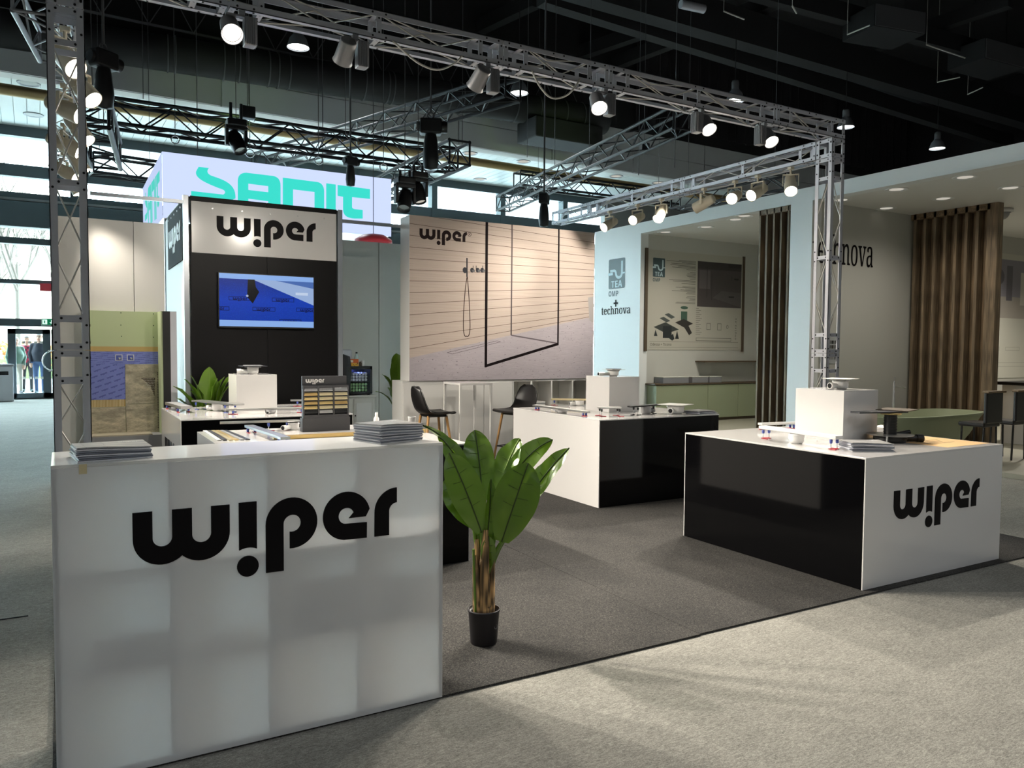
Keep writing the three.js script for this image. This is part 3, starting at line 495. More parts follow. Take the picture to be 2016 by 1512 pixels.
// ---------- brochures ----------
const cover = canvasTex(256, 180, (x, w, h) => { x.fillStyle = '#b4b2ae'; x.fillRect(0, 0, w, h); for (let i = 0; i < 9; i++) { x.fillStyle = ['#a8a7a6', '#bdbab4', '#9b9c9f'][i % 3]; x.fillRect(0, i * 20, w, 20); } x.strokeStyle = '#8c8c8e'; x.lineWidth = 3; x.strokeRect(30, 20, 70, 120); logoCanvas(x, 160, 30, 70, '#f2f2f2'); });
const mBro = ['#e4e4e8', '#80848f', '#d2d2d8', '#9a9ea9'].map((c, i) => { const m = new THREE.MeshPhysicalMaterial({ color: c, roughness: .4 }); m.name = 'paper'; return m; });
const mCov = new THREE.MeshPhysicalMaterial({ map: cover, roughness: .3 }); mCov.name = 'brochureCover';
function brochureStack(x, z, y, n, th, w, d, turn, label, group, m1, spread = .004) {
  for (let i = 0; i < n; i++) {
    const g = new THREE.BoxGeometry(w, th * .86, d, 8, 1, 2), p = g.attributes.position, lift = rr(0, .5) * .0;
    for (let k = 0; k < p.count; k++) { const u = p.getX(k) / w, vv = p.getZ(k) / d; p.setY(k, p.getY(k) + .006 * (i / n) * Math.cos(u * 3.4 + 1.2) * (vv + .4)); }
    g.computeVertexNormals();
    const o = one('brochure', g, i === n - 1 ? mCov : m1[i % m1.length], label, 'brochure', group, [x + rr(-spread, spread), y + (i + .5) * th + .0005 + (i ? .0035 * i / n : 0), z + rr(-spread, spread)]); o.rotation.y = turn + rr(-.04, .04);
  }
}
{
  const p = at(180, 895, 'y', CF.h); brochureStack(.155, -3.31, CF.h, 8, .0058, .25, .2, .1, 'grey printed brochure in the stack on the left end of the tall counter', 'brochures on the left end of the tall counter', [mBro[0], mBro[1], mBro[3]]);
  const q = at(770, 862, 'y', CF.h); brochureStack(1.285, -3.345, CF.h, 14, .0056, .24, .2, .3, 'grey printed brochure in the taller stack on the right end of the tall counter', 'brochures on the right end of the tall counter', mBro);
  const r = at(1690, 888, 'y', HI); brochureStack(r.x + .12, r.z - .03, HI, 9, .006, .3, .22, -.5, 'grey printed brochure in the stack on the corner of the right island', 'brochures on the right island', mBro, .012);
  const s = at(1380, 815, 'y', HI); brochureStack(s.x + .03, s.z - .06, HI, 5, .0065, .3, .22, .2, 'grey printed brochure on the end of the middle island', 'brochures on the middle island', mBro, .03);
}
// ---------- drainage products ----------
function foot(o, x, z, top, padDir = 1, nutMat = M.bluePlastic, padMat = M.redPlastic) {
  const f = new THREE.Group(); f.name = 'foot'; f.position.set(x, 0, z); o.add(f);
  part('threaded_rod', rod(V(0, .004, 0), V(0, top, 0), .003, 6), M.steelPlate, f);
  part('nut', [lathe([[.004, 0], [.009, 0], [.011, .012], [.011, .028], [.004, .028]], 10).translate(0, top - .032, 0)], nutMat, f);
  part('pad', [bx(-.018, .018 + .03 * padDir * (padDir > 0 ? 1 : 0), 0, .005, -.009, .009, .002), bx(-.018 + .03 * padDir * (padDir < 0 ? 1 : 0), .018, 0, .005, -.009, .009, .002), lathe([[.001, .008], [.008, .008], [.01, .004]], 10)], padMat, f);
}
function trapGeo(r, h, out, dir) {          // round trap pot with an outlet pipe
  const d = V(Math.cos(dir), 0, -Math.sin(dir));
  return { pot: lathe([[.001, 0], [r * .7, 0], [r * .95, h * .2], [r, h * .45], [r, h * .8], [r * 1.06, h * .82], [r * 1.06, h], [r * .9, h]], 28), pipe: [rod(V(0, h * .42, 0), d.clone().multiplyScalar(out).setY(h * .42), h * .3, 18), rod(d.clone().multiplyScalar(out * .74).setY(h * .42), d.clone().multiplyScalar(out).setY(h * .42), h * .37, 18)], mouth: new THREE.CircleGeometry(h * .28, 18).rotateY(PI / 2 + dir).translate(d.x * (out + .001), h * .42, d.z * (out + .001)) };
}
function channel(label, g0, g1, hh, wd, mRail, mGrate, opt = {}) {
  const c = g0.clone().add(g1).multiplyScalar(.5), d = g1.clone().sub(g0), L = d.length(), o = thing(opt.name || 'drain_channel', label, 'drain', [c.x, HI + .0005, c.z], Math.atan2(-d.z, d.x));
  const t = .004, dh = opt.deep || .02;
  part('rail', [bx(-L / 2, L / 2, hh - dh, hh - dh + t, -wd / 2, wd / 2), bx(-L / 2, L / 2, hh - dh, hh, -wd / 2, -wd / 2 + t), bx(-L / 2, L / 2, hh - dh, hh, wd / 2 - t, wd / 2), bx(-L / 2, -L / 2 + t, hh - dh, hh, -wd / 2, wd / 2), bx(L / 2 - t, L / 2, hh - dh, hh, -wd / 2, wd / 2), opt.flange ? bx(-L / 2 - .02, L / 2 + .02, hh - .003, hh, -wd / 2 - .03, -wd / 2) : [], opt.flange ? bx(-L / 2 - .02, L / 2 + .02, hh - .003, hh, wd / 2, wd / 2 + .03) : []], mRail, o);
  if (mGrate) part('grate', bx(-L / 2 + .006, L / 2 - .006, hh - .008, hh - .001, -wd / 2 + .007, wd / 2 - .007), mGrate, o);
  if (!opt.noFeet) for (const s of opt.feetAt || [-.44, .44]) for (const k of [-1, 1]) foot(o, s * L, k * (wd / 2 + (opt.flange ? .02 : -.006)), hh - (opt.flange ? .002 : dh), k, opt.nut || M.bluePlastic, opt.pad || M.redPlastic);
  if (opt.trap !== undefined) { const q = trapGeo(.055, hh - dh - .001, .13, opt.trapDir || 0), tg = new THREE.Group(); tg.name = 'trap'; tg.position.x = opt.trap * L; o.add(tg); part('pot', q.pot, opt.trapMat || M.whitePlastic, tg); part('outlet', q.pipe, opt.trapMat || M.whitePlastic, tg); part('mouth', q.mouth, M.holeDark, tg); }
  return o;
}
function floorDrain(label, p, y, dir, m, plate, ps = .075, extra = {}) {
  const o = thing('floor_drain', label, 'drain', [p.x, y + .0005, p.z], extra.turn || 0), h = extra.h || .055, q = trapGeo(extra.r || .06, h, extra.out || .13, dir);
  part('pot', q.pot, m, o); part('outlet', q.pipe, m, o); part('mouth', q.mouth, M.holeDark, o);
  part('collar', bx(-ps * .75, ps * .75, h, h + .012, -ps * .75, ps * .75, .003), extra.collar || M.greyPlastic, o);
  part('cover_plate', bx(-ps * 1.35, ps * 1.35, h + .012, h + .017, -ps * 1.35, ps * 1.35, .001), plate, o);
  if (extra.grid) part('grid_plate', bx(-ps * .9, ps * .9, h + .018, h + .024, -ps * .9, ps * .9, .001), extra.grid, o);
  return o;
}
const G = (u, v) => at(u, v, 'y', HI);
// right island
channel('white shower channel on blue and red feet along the front of the right island', G(1500, 862), G(1652, 886), .1, .07, M.whitePlastic, M.offWhite, { trap: -.02, trapDir: PI * .85, deep: .026 });
channel('white shower channel lying behind the cube of the right island', G(1496, 846), G(1600, 842), .06, .06, M.whitePlastic, M.steelPlate, { feetAt: [-.4, .1] });
floorDrain('white floor drain with square steel cover on the cube of the right island', V(5.43, 0, -4.1), 1.285, PI * .9, M.whitePlastic, M.offWhite, .08, { h: .07, turn: .3 });
{
  const p = G(1752, 870), o = thing('tall_floor_drain', 'black floor drain with tall extension pipe and brass plate on the right island', 'drain', [p.x, HI + .0005, p.z]);
  part('base', lathe([[.001, 0], [.11, 0], [.12, .02], [.12, .045], [.1, .055], [.001, .055]], 30), M.blackPlastic, o); part('flange', lathe([[.05, .055], [.17, .055], [.17, .061], [.05, .061]], 36), M.steelPlate, o);
  part('outlet', [rod(V(.05, .03, .05), V(.2, .03, .12), .026, 18), rod(V(.17, .03, .105), V(.215, .03, .127), .031, 18), rod(V(.08, .05, -.02), V(.2, .07, .03), .018, 14)], M.blackPlastic, o);
  part('extension_pipe', [rod(V(0, .055, 0), V(0, .215, 0), .046, 30), ...Array.from({ length: 6 }, (_, i) => rod(V(0, .075 + i * .022, 0), V(0, .083 + i * .022, 0), .049, 30))], M.blackPlastic, o);
  part('collar', lathe([[.03, .215], [.075, .215], [.08, .226], [.03, .228]], 24), M.brass, o, 'yellow collar');
  part('cover_plate', bx(-.33, .12, .228, .24, -.05, .05, .002).rotateY(-.25), M.darkStand, o); part('tile_plate', bx(.02, .3, .24, .246, -.12, .12, .001).rotateY(.3), M.shelfBrown, o);
  for (let k = 0; k < 3; k++) part('bolt', rod(V(.1 * Math.cos(k * 2.1 + .6), 0, .1 * Math.sin(k * 2.1 + .6)).multiplyScalar(1.35), V(.1 * Math.cos(k * 2.1 + .6), .0, .1 * Math.sin(k * 2.1 + .6)).multiplyScalar(1.35).setY(.055), .008, 8), M.steelPlate, o);
  const w = at(1783, 838, 'y', HI + .05); w.x = Math.min(w.x, 6.08); const pl = thing('drain_grate', 'small white slotted drain grate on the far edge of the right island', 'grate', [w.x, HI + .0005, w.z], .3); part('grate_plate', bx(-.12, .12, .045, .06, -.05, .05, .003), M.whitePlastic, pl); part('grate_base', bx(-.08, .08, 0, .045, -.035, .035), M.whitePlastic, pl);
  const s = G(1885, 882); const tx = canvasTex(256, 200, (x, W, H) => { x.fillStyle = '#e6bd86'; x.fillRect(0, 0, W, H); x.fillStyle = '#6b5636'; for (let i = 0; i < 7; i++) x.fillRect(50, 40 + i * 16, 90 + (i * 37) % 60, 4); x.fillRect(150, 30, 40, 6); });
  const sm = new THREE.MeshStandardMaterial({ map: tx, roughness: .8 }); sm.name = 'printedSheet'; one('printed_sheet', bx(-.28, .28, 0, .001, -.3, .3), sm, 'tan printed sheet lying on the right end of the right island', 'sheet', null, [5.9, HI + .0005, -3.62]);
}
// middle island
channel('steel shower channel on red feet along the middle island', G(1052, 806), G(1158, 820), .055, .05, M.steelPlate, M.whitePlastic, { trap: .05, trapDir: PI, trapMat: M.greyPlastic });
channel('shower channel with brass cover at the back of the middle island', G(1085, 798), G(1165, 799), .085, .06, M.brassPale, M.brassPale, { trap: .2, trapDir: PI * 1.1, feetAt: [-.42] });
channel('short square steel drain on four long feet at the corner of the middle island', G(1178, 819), G(1222, 819), .095, .12, M.steelPlate, M.steelPlate, { feetAt: [-.4, .4], deep: .014, nut: M.blackPlastic });
channel('shower channel with black cover in front of the cube on the middle island', G(1240, 818), G(1296, 813), .1, .07, M.blackPlastic, M.blackPlastic, { feetAt: [-.3, .25], deep: .014, nut: M.blackPlastic, pad: M.blackPlastic, trap: .05, trapMat: M.greyPlastic });
floorDrain('white box shaped drain with wide cover on the middle island beside the brochures', G(1330, 814), HI, PI, M.whitePlastic, M.offWhite, .11, { h: .085, r: .09, turn: .4 });
floorDrain('white floor drain with steel grid on the cube of the middle island', V(5.44, 0, -7.1), 1.285, PI * .97, M.whitePlastic, M.offWhite, .07, { h: .06, out: .2, grid: M.darkStand });
// island before the tower
channel('wide steel shower channel reaching past the cube before the video tower', V(1.3, 0, -9.3), V(1.6, 0, -8.5), .1, .13, M.steelPlate, M.steelPlate, { feetAt: [-.4, .3], deep: .018, trap: .0, trapDir: PI * 1.1, pad: M.bluePlastic });
channel('grey slotted channel at the left back of the island before the video tower', V(1.05, 0, -9.5), V(1.12, 0, -8.75), .072, .12, M.steelPlate, M.greyPlastic, { deep: .03, feetAt: [-.4, .3] });
channel('long steel rail channel with round trap along the island before the video tower', G(445, 816), G(610, 812), .06, .05, M.steelPlate, M.offWhite, { trap: .02, trapDir: PI * 1.4, trapMat: M.greyPlastic, feetAt: [-.42, .4] });
channel('short steel channel on blue feet behind the sample stand', G(572, 800), G(640, 799), .08, .06, M.steelPlate, M.steelPlate, { feetAt: [-.3, .3] });
floorDrain('white floor drain with black grid on the cube before the video tower', V(1.84, 0, -8.96), 1.285, PI * .97, M.whitePlastic, M.darkStand, .1, { h: .075, out: .17, grid: M.greyPlastic });
// island behind the counter
channel('steel channel on red feet on the island behind the tall counter', G(490, 850), G(562, 876), .058, .07, M.aluFrame, M.steelPlate, { feetAt: [-.42, .44] });
channel('long thin steel rail lying across the back of the island behind the tall counter', at(433, 831, 'z', -6.7).setY(0), at(590, 825, 'z', -6.62).setY(0), at(510, 828, 'z', -6.66).y - HI, .03, M.steelPlate, null, { feetAt: [.1, .34], name: 'cover_rail' });
channel('long polished brass rail on the island behind the tall counter', G(538, 866), G(706, 858), .03, .045, M.gold, M.gold, { noFeet: true, deep: .028, name: 'cover_rail' });
channel('brass rail end on the right edge of the island behind the tall counter', G(768, 853), G(838, 852), .03, .03, M.gold, M.gold, { noFeet: true, deep: .028, name: 'cover_rail' });
[['pale', M.offWhite], ['black', M.darkStand], ['light brass', M.brassPale], ['brass', M.brass], ['dark steel', M.greyPlastic], ['graphite', M.darkStand]].forEach(([n, m], i) => { const a = G(403 + i * 8, 849 - i * .2), b = G(432 + i * 11.5, 868 - i * .2); const c = a.clone().add(b).multiplyScalar(.5), d = b.clone().sub(a), L = Math.min(d.length(), .75); const o = one('profile_strip', bx(-L / 2, L / 2, 0, .008, -.014, .014, .001), m, n + ' metal profile strip in the row on the island behind the tall counter', 'strip', 'profile strips in a row', [c.x, HI + .0005, c.z]); o.rotation.y = Math.atan2(-d.z, d.x); });
floorDrain('white plastic drain trap beside the sample stand', G(577, 846), HI, PI * 1.2, M.whitePlastic, M.whitePlastic, .04, { h: .06, r: .05 });
{
  const p = G(741, 840), o = thing('spray_bottle', 'small white spray bottle on the island behind the tall counter', 'bottle', [p.x, HI + .0005, p.z]); part('bottle_body', lathe([[.001, 0], [.022, 0], [.024, .01], [.024, .075], [.012, .09], [.011, .1]], 16), M.whitePlastic, o); part('cap', lathe([[.013, .09], [.013, .125], [.001, .127]], 14), M.whitePlastic, o);
  const q = G(811, 848), c = thing('pipe_coupling', 'grey plastic pipe coupling standing on the island edge', 'pipe', [q.x, HI + .0005, q.z]); part('sleeve', lathe([[.024, 0], [.03, 0], [.03, .05], [.034, .055], [.034, .062], [.031, .068], [.031, .105], [.035, .11], [.035, .12], [.027, .12], [.024, .0]], 20), M.greyPlastic, c);
}
// ---------- sample stand ----------
{
  const a = at(597, 851, 'y', HI), b = at(688, 847, 'y', HI), w = b.x - a.x, z = a.z, hT = at(610, 741, 'z', z).y - HI;
  const o = thing('sample_stand', 'dark grey upright sample stand with three columns of metal finish samples', 'display stand', [(a.x + b.x) / 2, HI + .0005, z]);
  const k = hT / 112, Y = v => (851 - v) * k, t = .012;
  part('base_block', bx(-w / 2 - .008, w / 2 + .008, 0, Y(823), -.07, .006, .003), M.darkStand, o);
  part('back_panel', bx(-w / 2, w / 2 - .01, Y(823), hT, -.05, -.03, .002), M.darkStand, o);
  part('frame', [bx(-w / 2, w / 2, Y(823), Y(817), -.03, .002), bx(-w / 2, w / 2, Y(765), Y(758), -.03, -.006), bx(-w / 2, -w / 2 + t, Y(817), Y(760), -.03, 0), bx(w / 2 - t, w / 2, Y(817), Y(760), -.03, 0), bx(-w / 6 - t / 2, -w / 6 + t / 2, Y(817), Y(760), -.03, 0), bx(w / 6 - t / 2, w / 6 + t / 2, Y(817), Y(760), -.03, 0)], M.darkStand, o);
  const mats = [[M.chrome, M.chrome, M.steelPlate], [M.gold, M.brassPale, M.brassPale], [M.brass, M.brassPale, M.brassPale], [M.gold, M.brass, M.gold], [M.brass, M.brassPale, M.brassPale], [M.blackPlastic, M.greyPlastic, M.blackPlastic]];
  for (let r = 0; r < 6; r++) for (let c = 0; c < 3; c++) { const cx = (c - 1) * w / 3, cw = w / 3 - t - .004, y1 = Y(763 + r * 9), y0 = y1 - 6.5 * k; const g = bx(-cw / 2, cw / 2, -(y1 - y0) / 2, (y1 - y0) / 2, -.006, .006, .002); g.rotateX(-.35 + .1 * (c - 1)); part('finish_sample', g.translate(cx, (y0 + y1) / 2, -.008), mats[r][c], o); if (r < 5) part('divider', bx(cx - w / 6, cx + w / 6, y0 - 1.8 * k, y0 - .9 * k, -.03, -.002), M.darkStand, o); }
  logoOn(o, w * .4, .002, [-w / 2 + .03, Y(745), -.03], 0, M.whiteMatte);
}
// ---------- video tower ----------
{
  const z = -10, TL = at(376, 393.8, 'z', z), TR = at(661.5, 423.5, 'z', z), wb = at(376.5, 496.8, 'z', z).y, top = at(366, 384, 'z', z).y, fl = at(367, 600, 'z', z).x, fr = at(669, 600, 'z', z).x, zb = -12.0;
  const o = thing('video_tower', 'black video tower with aluminium corner posts and white wordmark board on top', 'tower');
  const mx = (TL.x + TR.x) / 2;
  part('front_panel', bx(TL.x - .01, mx - .002, .0065, top, z - .03, z, .001), M.blackPanel, o); part('front_panel', bx(mx + .002, TR.x + .01, .0065, top, z - .03, z, .001), M.blackPanel, o);
  const wbd = part('wordmark_board', bx(TL.x, TR.x, wb, (TL.y + TR.y) / 2, z, z + .01, .001), M.whiteGloss, o);
  const lx = at(426, 425, 'z', z), lx2 = at(621, 450, 'z', z); logoOn(o, lx2.x - lx.x, .004, [lx.x, lx.y, z + .01], 0);
  for (let i = 0; i < 5; i++) part('screw', new THREE.CylinderGeometry(.011, .011, .006, 10).rotateX(PI / 2).translate(TL.x + .2 + i * (TR.x - TL.x - .4) / 4 + .04, TR.y - .06, z + .012), M.steelPlate, o);
  for (const x of [fl, fr]) { part('corner_post', bx(x - .025, x + .035, .0065, top, z - .05, z + .012, .003), M.aluFrame, o); part('corner_post', bx(x - .025, x + .035, .0065, top, zb, zb + .06, .003), M.aluFrame, o); }
  part('side_panel', bx(fl - .012, fl, .0065, top - .05, zb + .06, z - .05), M.whiteMatte, o); part('back_panel', bx(fl, fr, .0065, top - .05, zb, zb + .02), M.whiteMatte, o); part('top_panel', bx(fl, fr, top - .03, top - .005, zb, z - .03), M.blackPanel, o);
  // wordmark board on the left flank
  const y0 = at(327, 520, 'x', fl - .03).y;
  const sb = part('side_wordmark_board', bx(fl - .03, fl - .02, 2.62, 3.32, -11.5, -10.06), M.boardDark, o, 'dark board with white wordmark');
  logoOn(o, 1.15, .006, [fl - .03, 3.1, -11.35], -PI / 2, M.whiteMatte);
  for (let i = 0; i < 5; i++) part('screw', new THREE.CylinderGeometry(.012, .012, .006, 10).rotateZ(PI / 2).translate(fl - .032, 3.26, -11.4 + i * .3), M.steelPlate, o);
  // stay rods to left and right
  const rl = at(190, 378, 'z', -10.2); one('stay_bar', bx(.3, fl - .026, top - .1, top - .06, -10.04, -10.0), M.aluFrame, 'thin aluminium stay bar from the video tower to the left wall', 'bar');
  one('stay_bar', bx(fr + .036, 4.015, top - .16, top - .12, -10.02, -9.98), M.aluFrame, 'thin aluminium stay bar from the video tower to the picture wall', 'bar');
  // screen
  const a = at(432, 535.5, 'z', z + .06), b = at(618, 548, 'z', z + .06), c = at(431.5, 641, 'z', z + .06), d = at(617, 646, 'z', z + .06);
  const x0 = (a.x + c.x) / 2, x1 = (b.x + d.x) / 2, y1 = (a.y + b.y) / 2, yb = (c.y + d.y) / 2;
  const tx = canvasTex(1024, 576, (x, W, H) => {
    x.fillStyle = '#8fb6f2'; x.fillRect(0, 0, W, H); x.save(); x.beginPath(); x.rect(0, 56, W, 452); x.clip();
    const g = x.createLinearGradient(0, 60, 0, 510); g.addColorStop(0, '#0b2a86'); g.addColorStop(.5, '#133db4'); g.addColorStop(1, '#1038a6'); x.fillStyle = g; x.fillRect(0, 56, W, 452);
    for (let i = 0; i < 9000; i++) { x.fillStyle = `rgba(${rr(0, 70) | 0},${rr(40, 130) | 0},${rr(150, 255) | 0},.35)`; x.fillRect(rr(0, W), rr(56, 510), rr(2, 9), rr(1, 3)); }
    x.strokeStyle = '#0a1550'; x.lineWidth = 6; for (const [px, py] of [[100, 250], [560, 250], [350, 360], [830, 355], [-140, 365], [640, 490]]) { x.strokeRect(px, py, 240, 38); logoCanvas(x, px + 40, py + 8, 150, '#0a1550'); }
    x.fillStyle = '#9db6e0'; x.beginPath(); x.moveTo(355, 56); x.lineTo(W, 56); x.lineTo(W, 320); x.closePath(); x.fill(); x.fillStyle = '#4d6fb4'; x.beginPath(); x.moveTo(600, 56); x.lineTo(W, 56); x.lineTo(W, 130); x.closePath(); x.fill(); x.fillStyle = '#c8d8f2'; x.fillRect(820, 180, 140, 30);
    x.fillStyle = '#05060c'; x.beginPath(); x.moveTo(300, 56); x.lineTo(372, 56); x.lineTo(385, 140); x.lineTo(420, 190); x.lineTo(350, 320); x.lineTo(290, 250); x.closePath(); x.fill(); x.fillStyle = '#aab6d8'; x.beginPath(); x.arc(292, 238, 13, 0, 7); x.fill(); x.restore();
  });
  const sm = new THREE.MeshStandardMaterial({ color: 0x050505, emissiveMap: tx, emissive: 0xffffff, emissiveIntensity: .68, roughness: .2 }); sm.name = 'tvScreen';
  const tv = thing('tv_screen', 'wide flat television playing a blue video on the black tower', 'television', [(x0 + x1) / 2, (y1 + yb) / 2, z + .0005]); const w = (x1 - x0) / 2, h = (y1 - yb) / 2;
  part('casing', bx(-w - .012, w + .012, -h - .018, h + .012, 0, .055, .004), M.blackPlastic, tv); part('screen', new THREE.PlaneGeometry(2 * w, 2 * h).translate(0, 0, .0562), sm, tv);
  const ra = new THREE.RectAreaLight(lin(.35, .5, 1), .5, 2 * w, 2 * h); ra.position.set((x0 + x1) / 2, (y1 + yb) / 2, z + .07); ra.lookAt((x0 + x1) / 2, (y1 + yb) / 2, z + 2); scene.add(ra);
}
// ---------- left wall and installation demo ----------
{
  const z = -10.3, o = thing('partition_wall', 'glossy white partition wall panels left of the video tower', 'partition'), top = 3.06;
  for (const [a, b] of [[-.03, .752], [.758, 1.09]]) part('wall_panel', bx(a, b, .0065, top, z - .04, z, .002), M.whiteWall, o);
  part('backing_panel', bx(-.03, 1.07, .0065, top - .01, z - .06, z - .04), M.whiteMatte, o); part('end_panel', bx(-.05, -.032, .0065, top, z - .04, z + .02), M.whiteWall, o);
}
{
  const zb = -10.24, zf = -9.9, x0 = at(165, 610, 'z', zb).x, xi = at(310, 615, 'z', zb).x, yT = at(250, 613, 'z', zb).y, B = .0065;
  const o = thing('installation_demo', 'green plasterboard demo niche with blue membrane and grey tile cladding', 'exhibit');
  const yM = at(200, 682, 'z', zb).y, yB = at(200, 692, 'z', zb).y, yS = at(200, 787, 'z', zb).y, yF = at(200, 855, 'z', zb).y;
  part('plasterboard', bx(x0, xi, B, yT, zb - .05, zb), M.drywallGreen, o); part('side_plasterboard', bx(xi, xi + .02, B, yT, zb, zf), M.drywallGreen, o); part('side_plasterboard', bx(x0 - .02, x0, B, yT, zb, zb + .18), M.drywallGreen, o);
  part('side_backing', bx(xi + .02, xi + .09, B, yT, zb, zf), M.blackMatte, o); part('edge_post', bx(xi + .02, xi + .1, B, yT, zf, zf + .012), M.blackPlastic, o); part('edge_trim', bx(xi + .1, xi + .17, B, yT, zf - .05, zf + .012), M.silver, o);
  part('sealing_coat', bx(x0, xi, yB, yM, zb, zb + .002), M.membraneTan, o);
  for (const [x, v] of [[238, 616], [238, 640], [239, 662], [302, 618], [302, 641], [302, 664]]) { const p = at(x, v, 'z', zb); part('screw', new THREE.CylinderGeometry(.006, .006, .003, 8).rotateX(PI / 2).translate(p.x, p.y, zb + .001), M.holeDark, o); }
  const xm = at(246, 720, 'z', zb).x, yl = at(270, 717, 'z', zb).y;
  const tb = canvasTex(512, 512, (x, W, H) => { x.fillStyle = '#7d88cc'; x.fillRect(0, 0, W, H); for (let i = 0; i < 5000; i++) { x.fillStyle = `rgba(${rr(90, 190) | 0},${rr(100, 190) | 0},230,.25)`; x.fillRect(rr(0, W), rr(0, H), rr(2, 7), rr(1, 5)); } x.save(); x.rotate(-.35); for (let r = -4; r < 9; r++) for (let c = -3; c < 6; c++) logoCanvas(x, c * 130 + (r % 2) * 60, r * 74 + 200, 92, '#4a4f9c'); x.restore(); });
  const mb = new THREE.MeshStandardMaterial({ map: tb, roughness: .9 }); mb.name = 'membraneBlue';
  const pl = (n, xa, xb, ya, yb, m, d) => part(n, bx(xa, xb, ya, yb, zb + .0, zb + d), m, o);
  pl('membrane_sheet', x0, xi, yl, yB, mb, .004); pl('membrane_sheet', x0, xm, yS, yl, mb, .004);
  const tt = noiseTex(512, (() => { const a = vnoise(512, 6, 14), b = vnoise(512, 24, 60), c = vnoise(512, 3, 5); return (x, y) => { const v = 172 + 44 * (a(x, y) - .5) + 30 * (b(x, y) - .5) + 34 * (c(x, y) - .5) + 14 * (rnd() - .5); return [v, v * .95, v * .83]; }; })());
  const mt = new THREE.MeshStandardMaterial({ map: tt, roughness: .5 }); mt.name = 'stoneTile';
  const yt2 = at(250, 795, 'z', zb).y, xm2 = xm;
  const tile = (xa, xb, ya, yb) => part('wall_tile', bx(xa + .002, xb - .002, ya + .002, yb - .002, zb, zb + .014, .001), mt, o);
  tile(xm2, xi, yt2, yl); tile(x0, xm2, yF, yt2 - .03); tile(xm2, xi, yF, yt2);
  { const q = []; for (let i = 0; i < 26; i++) q.push(bx(x0 + .01 + i * (xm - x0 - .02) / 26, x0 + .016 + i * (xm - x0 - .02) / 26, yt2 - .03, yS, zb, zb + .006)); part('adhesive_ridges', q, M.brassPale, o); part('adhesive_bed', bx(x0, xm, yt2 - .03, yS, zb, zb + .003), M.membraneTan, o); }
  { const a = at(277, 744, 'z', zb), b = at(305, 744, 'z', zb), c = at(304, 780, 'z', zb); const sh = new THREE.Shape([new THREE.Vector2(a.x, a.y), new THREE.Vector2(b.x, b.y), new THREE.Vector2(c.x, c.y), new THREE.Vector2(a.x + .1, (a.y + c.y) / 2 + .02)]); part('mesh_patch', new THREE.ExtrudeGeometry(sh, { depth: .003, bevelEnabled: false }).translate(0, 0, zb + .0142), M.shelfBrown, o); const d = []; for (let r = 0; r < 9; r++) for (let k = 0; k < 10; k++) { const yy = a.y - .015 - r * .02, xx = a.x + .02 + r * .012 + k * .016; if (xx < b.x - .008) d.push(bx(xx, xx + .009, yy, yy + .006, zb + .0172, zb + .0178)); } part('mesh_dashes', d, M.offWhite, o); }
  for (const u of [234, 257]) { const p = at(u, 704, 'z', zb + .01); part('outlet_box', bx(p.x - .038, p.x + .038, p.y - .036, p.y + .036, zb, zb + .008), M.whitePlastic, o); part('outlet_seal', bx(p.x - .03, p.x + .03, p.y - .028, p.y + .028, zb + .008, zb + .011), M.bluePlastic, o); part('outlet_valve', rod(V(p.x, p.y - .004, zb + .011), V(p.x + .01, p.y - .012, zb + .03), .011, 12), M.chrome, o); }
  { const q = []; for (let i = 0; i < 34; i++) q.push(bx(xi - .014, xi - .004, yF + .05 + i * .02, yF + .058 + i * .02, zb + .0142, zb + .0155)); part('corner_mesh', q, M.holeDark, o); }
  part('demo_base', bx(x0, xi + .02, B, yF, zb, zf - .02), M.greyPlastic, o); part('black_drawer', bx(x0 + .03, xm + .1, .06, yF - .12, zf - .02, zf), M.blackPlastic, o);
  part('rubble_strip', bx(x0, xi - .1, yF, yF + .012, zb + .02, zf - .03), mt, o);
}
